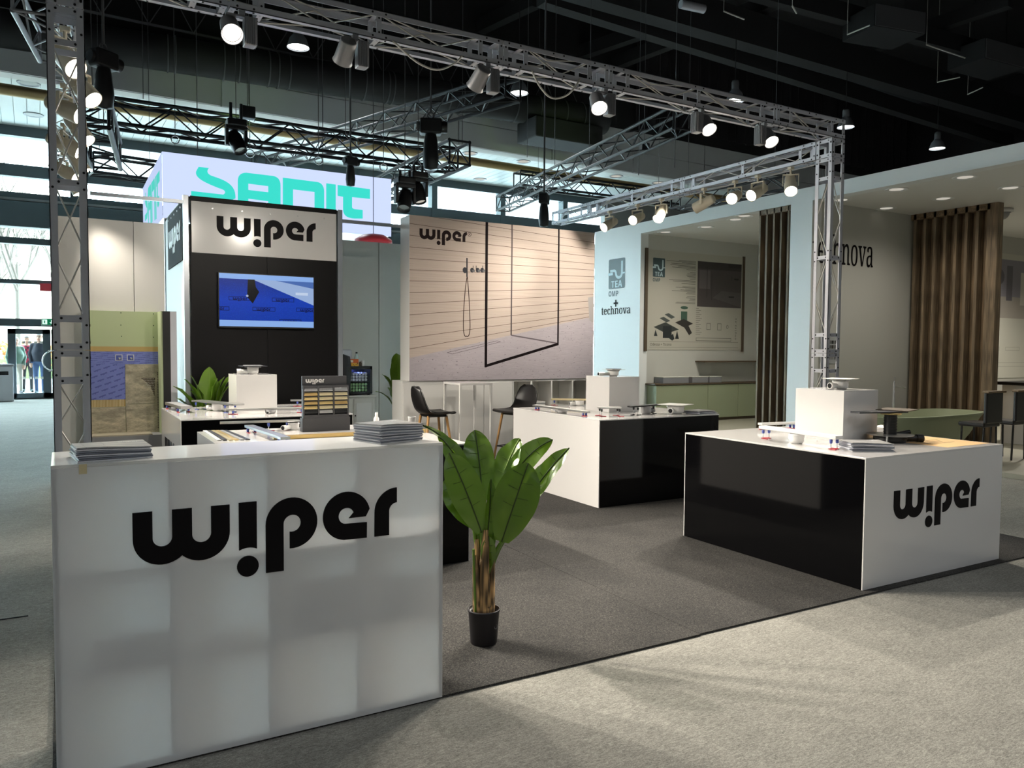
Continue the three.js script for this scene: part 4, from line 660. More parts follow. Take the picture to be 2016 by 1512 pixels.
// ---------- picture wall ----------
{
  const z = -9.7, A = at(806, 421, 'z', z), Bp = at(1170.5, 459, 'z', z), x0 = A.x, x1 = Bp.x, y1 = 3.352, y0 = 1.145;
  const tx = canvasTex(2048, 1496, (x, W, H) => {
    const k = W / 1.0, U = u => (at(u, 600, 'z', z).x - x0) / (x1 - x0) * W, PX = (u, v) => { const p = at(u, v, 'z', z); return [(p.x - x0) / (x1 - x0) * W, (y1 - p.y) / (y1 - y0) * H]; };
    x.fillStyle = '#c0b2a7'; x.fillRect(0, 0, W, H);
    for (let i = 0; i < 2600; i++) { const y = rr(0, H), c = rr(-22, 22); x.fillStyle = `rgba(${190 + c | 0},${174 + c | 0},${162 + c | 0},.20)`; x.fillRect(rr(-400, W), y, rr(200, 900), rr(1, 7)); }
    // board joints of the printed wall, converging to the right
    x.strokeStyle = 'rgba(70,52,44,.75)'; x.lineWidth = 4;
    for (const [a, b] of [[[806, 420], [1170, 478]], [[806, 440], [1170, 492]], [[806, 463], [1170, 506]], [[806, 486], [1170, 520]], [[806, 509], [1170, 532]], [[806, 531], [1170, 545]], [[806, 553], [1170, 557]], [[806, 576], [1170, 568]], [[806, 598], [1170, 580]], [[806, 620], [1170, 592]], [[806, 643], [1170, 604]], [[806, 665], [1170, 615]], [[806, 687], [1170, 622]]]) { x.beginPath(); x.moveTo(...PX(...a)); x.lineTo(...PX(...b)); x.stroke(); }
    // printed concrete floor
    x.fillStyle = '#b3abb0'; x.beginPath(); x.moveTo(...PX(806, 705)); x.lineTo(...PX(1155, 626)); x.lineTo(...PX(1172, 629)); x.lineTo(W, H); x.lineTo(0, H); x.closePath(); x.fill(); x.save(); x.clip();
    for (let i = 0; i < 5200; i++) { const c = rr(-26, 24); x.fillStyle = `rgba(${178 + c | 0},${170 + c | 0},${176 + c | 0},.3)`; x.fillRect(rr(0, W), rr(700, H), rr(8, 80), rr(1, 6)); }
    for (let i = 0; i < 420; i++) { x.fillStyle = 'rgba(60,55,62,.7)'; x.fillRect(rr(0, W), rr(900, H), rr(3, 12), rr(1, 4)); } x.restore();
    x.strokeStyle = 'rgba(60,50,52,.8)'; x.lineWidth = 3; x.beginPath(); x.moveTo(...PX(880, 694)); x.lineTo(...PX(978, 671)); x.lineTo(...PX(985, 673)); x.lineTo(...PX(890, 697)); x.closePath(); x.stroke();
    // basin at the right edge
    x.fillStyle = '#a9a4a2'; x.beginPath(); x.moveTo(...PX(1157, 586)); x.lineTo(W, PX(1170, 584)[1]); x.lineTo(W, PX(1170, 636)[1]); x.lineTo(...PX(1160, 632)); x.closePath(); x.fill();
    // glass screen frame
    const line = (a, b, w, c) => { x.strokeStyle = c; x.lineWidth = w; x.beginPath(); x.moveTo(...PX(...a)); x.lineTo(...PX(...b)); x.stroke(); };
    line([1008, 430], [1006, 660], 15, '#5a5152'); line([1006, 660], [1098, 676], 13, '#6b6367'); line([1100, 445], [1098, 678], 18, '#1c1518'); line([958, 430], [956, 723], 28, '#191315'); line([954, 721], [1099, 677], 26, '#191315');
    // shower set
    x.fillStyle = '#3c3c41'; for (const [u, v, r] of [[915, 532, 24], [929, 532, 20], [940, 532, 20], [949, 532, 20]]) { const p = PX(u, v); x.beginPath(); x.ellipse(p[0], p[1], r, r * 1.15, 0, 0, 7); x.fill(); } x.fillStyle = '#6a6a6c'; for (const [u, v] of [[932, 533], [943, 533], [952, 533]]) { const p = PX(u, v); x.beginPath(); x.arc(p[0], p[1], 14, 0, 7); x.fill(); }
    line([919, 508], [919, 545], 14, '#3b393d'); for (const u of [931, 937, 950]) line([u, 523], [u, 532], 6, '#2c2a2e');
    x.strokeStyle = '#40302f'; x.lineWidth = 8; x.beginPath(); const a0 = PX(919, 545), b0 = PX(912, 640), c0 = PX(918, 668), d0 = PX(925, 640); x.moveTo(...a0); x.quadraticCurveTo(...PX(912, 590), ...b0); x.quadraticCurveTo(PX(912, 662)[0], c0[1] - 10, c0[0], c0[1] - 30); x.quadraticCurveTo(PX(925, 662)[0], c0[1] - 10, ...d0); x.quadraticCurveTo(...PX(924, 590), a0[0] + 4, a0[1]); x.stroke();
    const lg = PX(825.5, 449.5), lg2 = PX(919, 460); logoCanvas(x, lg[0], lg[1], lg2[0] - lg[0], '#2a2020'); x.strokeStyle = x.fillStyle = '#2a2020'; x.lineWidth = 4; const rg = PX(924, 461.5); x.beginPath(); x.arc(rg[0], rg[1], 17, 0, 7); x.stroke(); x.font = 'bold 22px sans-serif'; x.textAlign = 'center'; x.fillText('R', rg[0], rg[1] + 8);
  });
  tx.wrapS = tx.wrapT = THREE.ClampToEdgeWrapping;
  const pm = new THREE.MeshPhysicalMaterial({ map: tx, roughness: .8, specularIntensity: .15 }); pm.name = 'picturePrint';
  const o = thing('picture_wall', 'large stretched fabric picture of a shower with wood boards and black glass frame', 'banner');
  const nx = 40, ny = 28, g = new THREE.PlaneGeometry(x1 - x0, y1 - y0, nx, ny), p = g.attributes.position; for (let i = 0; i < p.count; i++) { const u = p.getX(i) / (x1 - x0) + .5, v = p.getY(i) / (y1 - y0) + .5; const e = Math.min(1, Math.min(u, 1 - u) * 14) ; const top = Math.exp(-(1 - v) * 12), bot = Math.exp(-v * 12) * u; p.setZ(i, .0035 * e * (top * Math.sin(u * 70 + v * 25) + bot * Math.sin(u * 90 - v * 40))); } g.computeVertexNormals();
  part('print', g.translate((x0 + x1) / 2, (y0 + y1) / 2, z + .006), pm, o);
  part('frame_body', bx(x0 - .0, x1, y0, y1, z - .32, z, .004), M.whiteMatte, o);
  // base cabinets under the picture
  const cb = thing('wall_cabinet', 'white low wall unit with doors and open cubbies under the picture', 'cabinet'), zc = z - .02, B = .0065, xs = at(1008, 757, 'z', zc).x, xc0 = 3.93, xc1 = x1, yt = 1.143, yb = .72;
  part('lower_body', bx(xc0, xc1, B, yb, zc - .38, zc), M.whiteMatte, cb); part('upper_body', bx(xc0, xs, yb, yt, zc - .38, zc), M.whiteMatte, cb); part('top_board', bx(xs, xc1, yt - .03, yt, zc - .38, zc), M.whiteMatte, cb); part('back_board', bx(xs, xc1, yb, yt - .03, zc - .38, zc - .36), M.offWhite, cb); part('cubby_floor', bx(xs, xc1, yb, yb + .02, zc - .36, zc), M.whiteMatte, cb);
  for (const u of [1010, 1046, 1086, 1127, 1160]) { const x = at(u, 780, 'z', zc).x; part('divider', bx(x - .012, x + .012, yb + .02, yt - .03, zc - .36, zc), M.whiteMatte, cb); }
  for (const [a, b] of [[xc0 + .01, 4.55], [4.56, 5.15], [5.16, xs - .01]]) part('door', bx(a, b, .06, yt - .04, zc, zc + .012, .001), M.whiteMatte, cb);
  { const q = at(1058, 796, 'z', zc - .15); const n = [.0, .022, .044]; n.forEach((d, i) => one('product_case', bx(-.09, .09, 0, .02, -.09, .09, .003), i === 1 ? M.greyPlastic : M.whitePlastic, 'flat grey and white product case stacked in the open cubby', 'box', 'product cases in the cubby', [q.x, yb + .0205 + d, zc - .16])); const r = at(1133, 780, 'z', zc - .12); floorDrain('small drain sample with black cover in the open cubby', V(r.x, 0, zc - .16), yb + .02, PI, M.whitePlastic, M.blackPlastic, .05, { h: .07, r: .04, out: .09 }); }
}
// ---------- bar stools and table ----------
function stool(x, z, turn, label) {
  const o = thing('bar_stool', label, 'stool', [x, .0105, z], turn), sh = .74;   // front toward +x
  const nu = 20, nv = 26, pos = [], idx = [], S = [[.21, .735, .20], [.2, .75, .215], [.1, .738, .225], [-.05, .732, .225], [-.15, .745, .22], [-.2, .79, .215], [-.235, .87, .205], [-.262, .97, .185], [-.275, 1.05, .14], [-.278, 1.09, .07]];
  const samp = t => { const k = t * (S.length - 1), i = Math.min(S.length - 2, Math.floor(k)), f = k - i; return [0, 1, 2].map(j => S[i][j] * (1 - f) + S[i + 1][j] * f); };
  for (let side = 0; side < 2; side++) for (let i = 0; i <= nv; i++) { const q = samp(i / nv), q2 = samp(Math.min(1, i / nv + .02)), q1 = samp(Math.max(0, i / nv - .02)); const tx = q2[0] - q1[0], ty = q2[1] - q1[1], tl = Math.hypot(tx, ty), nx = -ty / tl, ny = tx / tl; const sgn = -1; for (let j = 0; j <= nu; j++) { const w = j / nu * 2 - 1, edge = Math.pow(Math.abs(w), 2.6), dish = .035 * edge * (.3 + .7 * Math.min(1, i / nv * 2)), th = side ? .022 * (1 - Math.pow(Math.abs(w), 8)) : -.0; const off = -dish + (side ? .016 * (1 - edge * edge) + .006 : -.006); pos.push(q[0] + nx * off * 1, q[1] + ny * off, q[2] * w); } }
  const row = nu + 1, per = (nv + 1) * row; for (let i = 0; i < nv; i++) for (let j = 0; j < nu; j++) { const a = i * row + j, b = a + 1, c = a + row, d = c + 1; idx.push(a, b, c, b, d, c, per + a, per + c, per + b, per + b, per + c, per + d); }
  for (let i = 0; i < nv; i++) for (const j of [0, nu]) { const a = i * row + j, c = a + row; idx.push(a, c, per + a, c, per + c, per + a); } for (let j = 0; j < nu; j++) for (const i of [0, nv]) { const a = i * row + j, b = a + 1; idx.push(a, b, per + a, b, per + b, per + a); }
  const g = new THREE.BufferGeometry(); g.setAttribute('position', new THREE.Float32BufferAttribute(pos, 3)); g.setIndex(idx); g.computeVertexNormals(); part('seat_shell', g, M.leather, o);
  part('seat_plate', bx(-.14, .12, .695, .725, -.14, .14, .008), M.blackPlastic, o);
  const lg = [[.12, .12, .21, .21], [.12, -.12, .21, -.21], [-.13, .12, -.22, .21], [-.13, -.12, -.22, -.21]]; lg.forEach(l => part('leg', rod(V(l[2], 0, l[3]), V(l[0], .71, l[1]), .013, 12, .018), M.woodBeech, o));
  const P = (l, y) => V(l[2] + (l[0] - l[2]) * y / .71, y, l[3] + (l[1] - l[3]) * y / .71);
  part('footrest', [rod(P(lg[0], .27), P(lg[1], .27), .008), rod(P(lg[1], .27), P(lg[3], .27), .008), rod(P(lg[3], .27), P(lg[2], .27), .008), rod(P(lg[2], .27), P(lg[0], .27), .008)], M.blackMatte, o);
}
{ const a = at(858, 806, 'z', -9.25), b = at(1003, 806, 'z', -9.15); stool(a.x - .05, -9.2, .0, 'black leather bar stool with beech legs left of the white bar table'); stool(b.x, -9.0, PI + .25, 'black leather bar stool with beech legs between the white bar table and the island'); }
{
  const z0 = -9.5, z1 = -9.0, xa = at(873, 756, 'z', z0).x, xb = at(970, 756, 'z', z1).x, h = at(935, 754, 'z', -9.1).y;
  const o = thing('bar_table', 'white square bar table with thin frame legs before the cabinet', 'table', [(xa + xb) / 2, .0065, (z0 + z1) / 2]); const w = (xb - xa) / 2, d = (z1 - z0) / 2;
  part('table_top', bx(-w, w, h - .03, h, -d, d, .003), M.whiteGloss, o);
  for (const sx of [-1, 1]) for (const sz of [-1, 1]) part('leg', bx(sx * w, sx * (w - .03), 0, h - .03, sz * d, sz * (d - .03), .002), M.whiteMatte, o);
}
// ---------- pantry corner behind the tower ----------
{
  const z = -12.1, xa = 2.9, xb = 5.4, top = at(700, 474, 'z', z).y, o = thing('back_partition', 'pale partition panels behind the fridge with a dark joint', 'partition'), j = at(746, 560, 'z', z).x;
  part('wall_panel', bx(xa, j - .006, .0065, top, z - .04, z, .001), M.technoWall, o); part('wall_panel', bx(j + .006, xb, .0065, top, z - .04, z, .001), M.technoWall, o); part('joint_strip', bx(j - .03, j + .03, .0065, top, z - .05, z - .04), M.blackMatte, o);
  const zc = -11.7, ca = at(684, 780, 'z', zc).x, cb2 = at(738, 780, 'z', zc).x, hc = at(712, 779, 'z', zc).y;
  const c = thing('pantry_cabinet', 'pale green grey pantry cabinet carrying the small fridge', 'cabinet', [(ca + cb2) / 2, .0065, -11.88]); const w = (cb2 - ca) / 2;
  part('cabinet_body', bx(-w, w, 0, hc - .03, -.17, .17), M.offWhite, c); part('worktop', bx(-w - .02, w + .02, hc - .03, hc, -.2, .2, .004), M.offWhite, c); part('door', bx(-w + .1, w - .02, .06, hc - .06, .17, .185, .003), M.offWhite, c); part('door_panel', bx(-w + .14, w - .06, .12, hc - .12, .185, .19, .002), M.whiteMatte, c); part('knob', new THREE.SphereGeometry(.012, 12, 8).translate(-w + .12, hc * .62, .2), M.blackPlastic, c);
  const fa = at(686, 760, 'z', zc).x, fb = at(733, 760, 'z', zc).x, y1 = at(710, 721, 'z', zc).y, y0 = hc + .0065 + .0005;
  const f = thing('mini_fridge', 'small black glass door fridge full of drinks on the pantry cabinet', 'fridge', [(fa + fb) / 2, y0, -11.86]); const fw = (fb - fa) / 2, fh = y1 - y0;
  part('fridge_body', [bx(-fw, fw, .02, .05, -.16, .14), bx(-fw, fw, fh - .04, fh, -.16, .14), bx(-fw, -fw + .03, .02, fh, -.16, .14), bx(fw - .03, fw, .02, fh, -.16, .14), bx(-fw, fw, .02, fh, -.16, -.14)], M.blackPlastic, f);
  part('door_frame', [bx(-fw, fw, .02, .05, .14, .16), bx(-fw, fw, fh - .05, fh, .14, .16), bx(-fw, -fw + .035, .02, fh, .14, .16), bx(fw - .035, fw, .02, fh, .14, .16)], M.blackPlastic, f); part('glass_door', new THREE.PlaneGeometry(2 * fw - .07, fh - .1).translate(0, fh / 2, .15), M.glassPane, f);
  for (const s of [-1, 1]) part('fridge_foot', bx(s * fw * .8 - .015, s * fw * .8 + .015, 0, .02, .08, .11), M.rubber, f);
  const shelfYs = [.05, .052 + fh * .42]; part('wire_shelf', bx(-fw + .03, fw - .03, fh * .47, fh * .475, -.14, .12), M.silverDull, f);
  part('led_strip', bx(-.04, .04, fh - .048, fh - .043, .0, .08), M.screenLed, f);
  const pl = new THREE.PointLight(lin(.15, .2, 1), .06); pl.position.set((fa + fb) / 2, y0 + fh - .07, -11.8); pl.castShadow = true; scene.add(pl);
  const mc = [M.silver, mat('canGreen', [.25, .4, .2], .35, .5)];
  const can = mesh('drink_can', [lathe([[.001, -.05], [.02, -.05], [.023, -.045], [.023, .045], [.02, .05], [.017, .047], [.001, .047]], 14).rotateX(PI / 2)], mc[0]);
  for (let r = 0; r < 3; r++) for (let k = 0; k < 6; k++) { for (const [base, m, l] of [[.05, mc[1], 'green drink can lying on the lower shelf of the small fridge'], [fh * .475 + .0005, mc[0], 'silver drink can lying on the upper shelf of the small fridge']]) { const px = -fw + .06 + k * (2 * fw - .12) / 5.4 + (r % 2) * .0; const o2 = can.clone(); o2.material = m; o2.name = numbered('drink_can'); o2.position.set((fa + fb) / 2 + px, y0 + base + .024 + r * .047, -11.82); o2.userData = { label: l, category: 'can', group: m === mc[0] ? 'silver cans in the fridge' : 'green cans in the fridge' }; scene.add(o2); } }
  // things on the fridge
  const T = y0 + fh + .0005, X = u => at(u, 715, 'z', -11.86).x;
  const b1 = thing('water_bottle', 'clear plastic water bottle on the small fridge', 'bottle', [X(702), T, -11.86]); part('bottle_body', lathe([[.001, 0], [.03, 0], [.033, .01], [.033, .14], [.014, .18], [.013, .2]], 16), mat('bottlePlastic', [.55, .7, .68], .15), b1); part('bottle_cap', lathe([[.016, .195], [.016, .22], [.001, .221]], 12), M.blackPlastic, b1); part('bottle_label', lathe([[.0335, .05], [.0335, .11]], 16), M.whitePlastic, b1);
  const sx = canvasTex(64, 64, (x, W, H) => { x.fillStyle = '#d8662a'; x.fillRect(0, 0, W, H); x.fillStyle = '#e8b23a'; x.fillRect(0, 36, W, 28); x.fillStyle = '#e9e2cc'; x.fillRect(4, 8, 22, 22); x.fillStyle = '#5d2313'; for (let i = 0; i < 8; i++) x.fillRect(rr(20, 60), rr(30, 60), 6, 5); }); const smt = new THREE.MeshStandardMaterial({ map: sx, roughness: .5 }); smt.name = 'snackPrint';
  one('snack_box', bx(-.075, .075, 0, .11, -.04, .04, .004), smt, 'orange printed snack box on the small fridge', 'box', null, [X(693), T, -11.8]);
  one('paper_cup', lathe([[.001, 0], [.024, 0], [.03, .085], [.032, .087], [.028, .086], [.022, .006], [.001, .005]], 18), M.whitePlastic, 'white paper cup on the small fridge', 'cup', null, [X(712), T, -11.8]);
  one('small_jar', lathe([[.001, 0], [.02, 0], [.021, .05], [.014, .06], [.014, .07], [.001, .07]], 16), M.shelfBrown, 'small dark jar on the small fridge', 'jar', null, [X(706.5), T, -11.79]);
  one('coffee_box', bx(-.14, .14, 0, .26, -.1, .1, .03), M.silver, 'silver and blue appliance beside the fridge', 'appliance', null, [X(676), T, -11.94]);
  // dark coat hanging beside the tower
  const cp = at(674, 745, 'z', -11.4), co = thing('hanging_coat', 'dark coat hanging at the right edge of the video tower', 'coat', [cp.x, .75, -11.5]); const pts = []; for (let i = 0; i <= 10; i++) pts.push([.06 + .1 * Math.sin(i / 10 * 2.2), i * .07]); const cg = lathe([[.001, .0], ...pts.map(q => [q[0], q[1]]), [.03, .74]], 22), pp = cg.attributes.position; for (let i = 0; i < pp.count; i++) { const a = Math.atan2(pp.getZ(i), pp.getX(i)), k = 1 + .12 * Math.sin(a * 6 + pp.getY(i) * 3); pp.setX(i, pp.getX(i) * k); pp.setZ(i, pp.getZ(i) * .6 * k); } cg.computeVertexNormals(); part('coat_body', cg, M.blackMatte, co); part('coat_stand', [rod(V(0, -.743, 0), V(0, .86, 0), .012), lathe([[.001, -.743], [.16, -.743], [.16, -.73], [.012, -.72]], 20)], M.blackPlastic, co);
}
// ---------- plants ----------
function leafMat(name, c, tr) { return mat(name, c, .36, 0, { transmission: tr, thickness: 0, clearcoat: .3, clearcoatRoughness: .25 }); }
leafMat('leafGreen', [.125, .24, .015], .3); mat('midrib', [.03, .05, .01], .5); mat('midribPale', [.22, .33, .06], .5);
{ const a = vnoise(256, 30, 5), b = vnoise(256, 6, 9); mat('sheath', 0xffffff, .8, 0, { map: noiseTex(256, (x, y) => { const v = .62 + .5 * (a(x, y) - .5) + .6 * (b(x, y) - .5); return [205 * v, 165 * v, 112 * v].map(q => Math.max(20, Math.min(250, q * 1.15))); }) }); }; mat('soil', [.02, .014, .01], .95); mat('potBlack', [.012, .010, .012], .45);
function leaf(parent, base, ctrl, tip, width, facing, m, rib = M.midrib, fold = .25, ripple = .5) {
  const nL = 22, nW = 8, pos = [], idx = [], uv = [], cv = new THREE.QuadraticBezierCurve3(base, ctrl, tip), ribPts = [], ph = rr(0, 6);
  for (let i = 0; i <= nL; i++) { const t = i / nL, p = cv.getPoint(t), tg = cv.getTangent(t).normalize(), side = new THREE.Vector3().crossVectors(tg, facing).normalize(), nrm = new THREE.Vector3().crossVectors(side, tg).normalize(); const prof = Math.pow(Math.sin(PI * Math.pow(Math.min(.998, t * .94 + .06), 1.12)), .6), w = width * prof; ribPts.push(p.clone().addScaledVector(nrm, .003));
    for (let j = 0; j <= nW; j++) { const s = j / nW * 2 - 1, a = Math.abs(s), rp = ripple * width * .09 * Math.sin(t * 22 + s * 2 + ph) * a + ripple * width * .03 * Math.sin(t * 60 + ph * 2) * a * a; const q = p.clone().addScaledVector(side, s * w).addScaledVector(nrm, fold * w * a + rp); pos.push(q.x, q.y, q.z); uv.push(s * .5 + .5, t); } }
  for (let i = 0; i < nL; i++) for (let j = 0; j < nW; j++) { const a = i * (nW + 1) + j; idx.push(a, a + 1, a + nW + 1, a + 1, a + nW + 2, a + nW + 1); }
  const g = new THREE.BufferGeometry(); g.setAttribute('position', new THREE.Float32BufferAttribute(pos, 3)); g.setAttribute('uv', new THREE.Float32BufferAttribute(uv, 2)); g.setIndex(idx); g.computeVertexNormals();
  const o = part('leaf', g, m, parent); part('midrib', tube(ribPts, .0035, 20, 5), rib, o); const vs = []; for (let k = 3; k < 9; k++) { const t = k / 10, p = cv.getPoint(t), tg = cv.getTangent(t).normalize(), sd = new THREE.Vector3().crossVectors(tg, facing).normalize(), nn = new THREE.Vector3().crossVectors(sd, tg).normalize(), sg = k % 2 ? 1 : -1, w = width * .75; vs.push(rod(p.clone().addScaledVector(nn, .004), p.clone().addScaledVector(sd, sg * w * .7).addScaledVector(tg, w * .12).addScaledVector(nn, fold * w * .7 + .004), .0011, 4)); } part('side_veins', vs, rib, o);
}
{
  const c = at(967, 1277, 'y', 0), dep = c.clone().sub(V(0, EYE, 0)).dot(fwd), px = dep / FPX;
  const o = thing('banana_plant', 'artificial banana plant in a black pot at the carpet edge beside the tall counter', 'plant', [c.x, .0065, c.z - .085]); const O = V(c.x, .0065, c.z - .085);
  const D = (u, v, off = 0) => deep(u, v, O.clone().sub(V(0, EYE, 0)).dot(fwd) + off).sub(O);
  part('pot', lathe([[.001, .004], [.068, 0], [.072, .004], [.084, .17], [.088, .176], [.088, .186], [.08, .186], [.076, .16], [.001, .16]], 36), M.potBlack, o); part('soil', new THREE.CircleGeometry(.077, 24).rotateX(-PI / 2).translate(0, .162, 0), M.soil, o); part('pot_mark', new THREE.TorusGeometry(.011, .0012, 6, 20).scale(1.2, 1, 1).rotateY(.45).translate(.037, .1, .0685), M.greyPlastic, o);
  // trunks: layered pale sheaths
  const sheath = (x, z, h, r, lean, m) => { const g = lathe([[r, .15], [r * 1.05, .2], [r * .98, h * .5], [r * .75, h * .85], [r * .4, h]], 12), p = g.attributes.position; for (let i = 0; i < p.count; i++) { const y = p.getY(i), a = Math.atan2(p.getZ(i), p.getX(i)), k = 1 + .14 * Math.sin(a * 3 + y * 9) + .05 * Math.sin(a * 9); p.setX(i, p.getX(i) * k + x + lean * (y - .15)); p.setZ(i, p.getZ(i) * k + z); } g.computeVertexNormals(); part('stem_sheath', g, m, o); };
  sheath(-.035, 0, .48, .022, -.06, M.sheath); sheath(-.012, .02, .62, .03, .02, M.sheath); sheath(.03, .01, .5, .026, .04, M.sheath); sheath(.035, -.03, .46, .024, .1, M.sheath); sheath(-.02, -.03, .56, .026, -.02, M.sheath); sheath(.004, .034, .42, .018, .0, M.sheath);
  const st = (a, b, r, m = M.leafGreen) => part('stem', tube([a, a.clone().lerp(b, .5).add(V(0, .02, 0)), b], r, 12, 8), m, o);
  const L = (bu, bv, tu, tv, wpx, m, off, face, bend = [0, 0, 0], fold = .22, rip = .6, rib = M.midrib) => { const b = D(bu, bv, off * .4), t = D(tu, tv, off), k = b.clone().lerp(t, .55).add(V(...bend)); st(V((b.x) * .25, .38, b.z * .2), b, .011, M.leafGreen); leaf(o, b, k, t, wpx * px * .5, face.clone().normalize(), m, rib, fold, rip); };
  const back = fwd.clone().negate(), R = camRight;
  L(948, 1048, 884, 892, 68, M.leafGreen, -.12, back.clone().addScaledVector(R, .15).add(V(0, .25, 0)), [-.02, .03, .05], .15, .5);
  L(950, 985, 934, 847, 64, M.leafGreen, .14, back.clone().add(V(0, .1, 0)), [.01, .03, 0], .3, .7);
  L(942, 1035, 862, 860, 40, M.leafGreen, .06, V(-.5, .8, .3), [.02, .16, 0], .2, .6);
  L(915, 915, 832, 838, 26, M.leafGreen, .1, V(.1, .9, .5), [.05, .03, 0], .2, .4);
  L(978, 990, 1024, 864, 58, M.leafGreen, .1, back.clone().addScaledVector(R, -.7).add(V(0, .3, 0)), [-.03, .03, 0], .3, .8, M.midribPale);
  L(988, 985, 1088, 866, 50, M.leafGreen, .06, back.clone().addScaledVector(R, -.45).add(V(0, .2, 0)), [-.06, .08, .0], .22, .4);
  L(988, 1066, 1040, 912, 88, M.leafGreen, -.1, back.clone().add(V(0, .18, 0)), [-.02, .04, .05], .12, .45);
  L(1000, 1050, 1121, 882, 46, M.leafGreen, .02, back.clone().addScaledVector(R, -.5).add(V(0, .55, 0)), [-.03, .04, 0], .3, .9);
  L(958, 1070, 966, 943, 24, M.leafGreen, -.06, back.clone().addScaledVector(R, .6), [0, .02, .02], .6, .3);
  L(940, 1040, 876, 945, 50, M.leafGreen, .05, back.clone().addScaledVector(R, .4).add(V(0, .4, 0)), [-.04, .0, 0], .25, .5);
  L(957, 1120, 962, 1055, 30, M.leafGreen, -.05, back, [0, 0, .02], .5, .2); 
  part('cut_stem', rod(V(-.055, .18, .01), V(-.07, .52, .01), .007, 8), M.leafGreen, o);
}
function smallPlant(pos, s, turn, label, leaves, pot = true) {
  const o = thing('potted_plant', label, 'plant', pos, turn);
  if (pot) part('pot', lathe([[.001, 0], [.1, 0], [.13, .24], [.135, .25], [.12, .25], [.115, .22], [.001, .22]].map(q => [q[0] * s, q[1] * s]), 26), M.potBlack, o);
  leaves.forEach(([a, h, r, w, m, c]) => { const d = V(Math.cos(a), 0, Math.sin(a)), b = V(d.x * .02, .2 * s, d.z * .02), t = d.clone().multiplyScalar(r).setY(h), k = d.clone().multiplyScalar(r * .35).setY(h * (c || .85)); part('stem', rod(b, b.clone().lerp(k, .5), .008, 6), M.leafGreen, o); leaf(o, b.clone().lerp(k, .45), k, t, w * 1.35, V(-d.x * .6, .8, -d.z * .6).normalize(), m, M.midribPale, .25, .6); });
}
smallPlant([1.5, .0065, -9.79], .8, 0, 'leafy green plant between the island and the video tower', [[3.0, 1.12, .4, .085, M.leafGreen], [3.2, .98, .36, .08, M.leafGreen], [2.95, 1.2, .28, .06, M.leafGreen], [3.3, 1.24, .2, .05, M.leafGreen], [1.4, 1.34, .03, .105, M.leafGreen, .7], [.2, 1.2, .1, .1, M.leafGreen], [-.1, 1.26, .3, .075, M.leafGreen], [.1, 1.12, .24, .08, M.leafGreen], [3.1, 1.06, .2, .09, M.leafGreen], [.0, 1.22, .18, .085, M.leafGreen], [3.3, 1.1, .12, .1, M.leafGreen]]);
{ const z = -10.6; smallPlant([at(788, 800, 'z', z).x, .0065, z], 1.5, 0, 'tall leafy plant in a black pot between the fridge and the picture wall', [[2.6, 1.5, .1, .13, M.leafGreen, .8], [3.0, 1.2, .3, .05, M.leafGreen, .9], [3.3, .95, .36, .045, M.leafGreen, .95], [2.0, 1.1, .2, .09, M.leafGreen], [4.0, 1.0, .2, .08, M.leafGreen]]); }
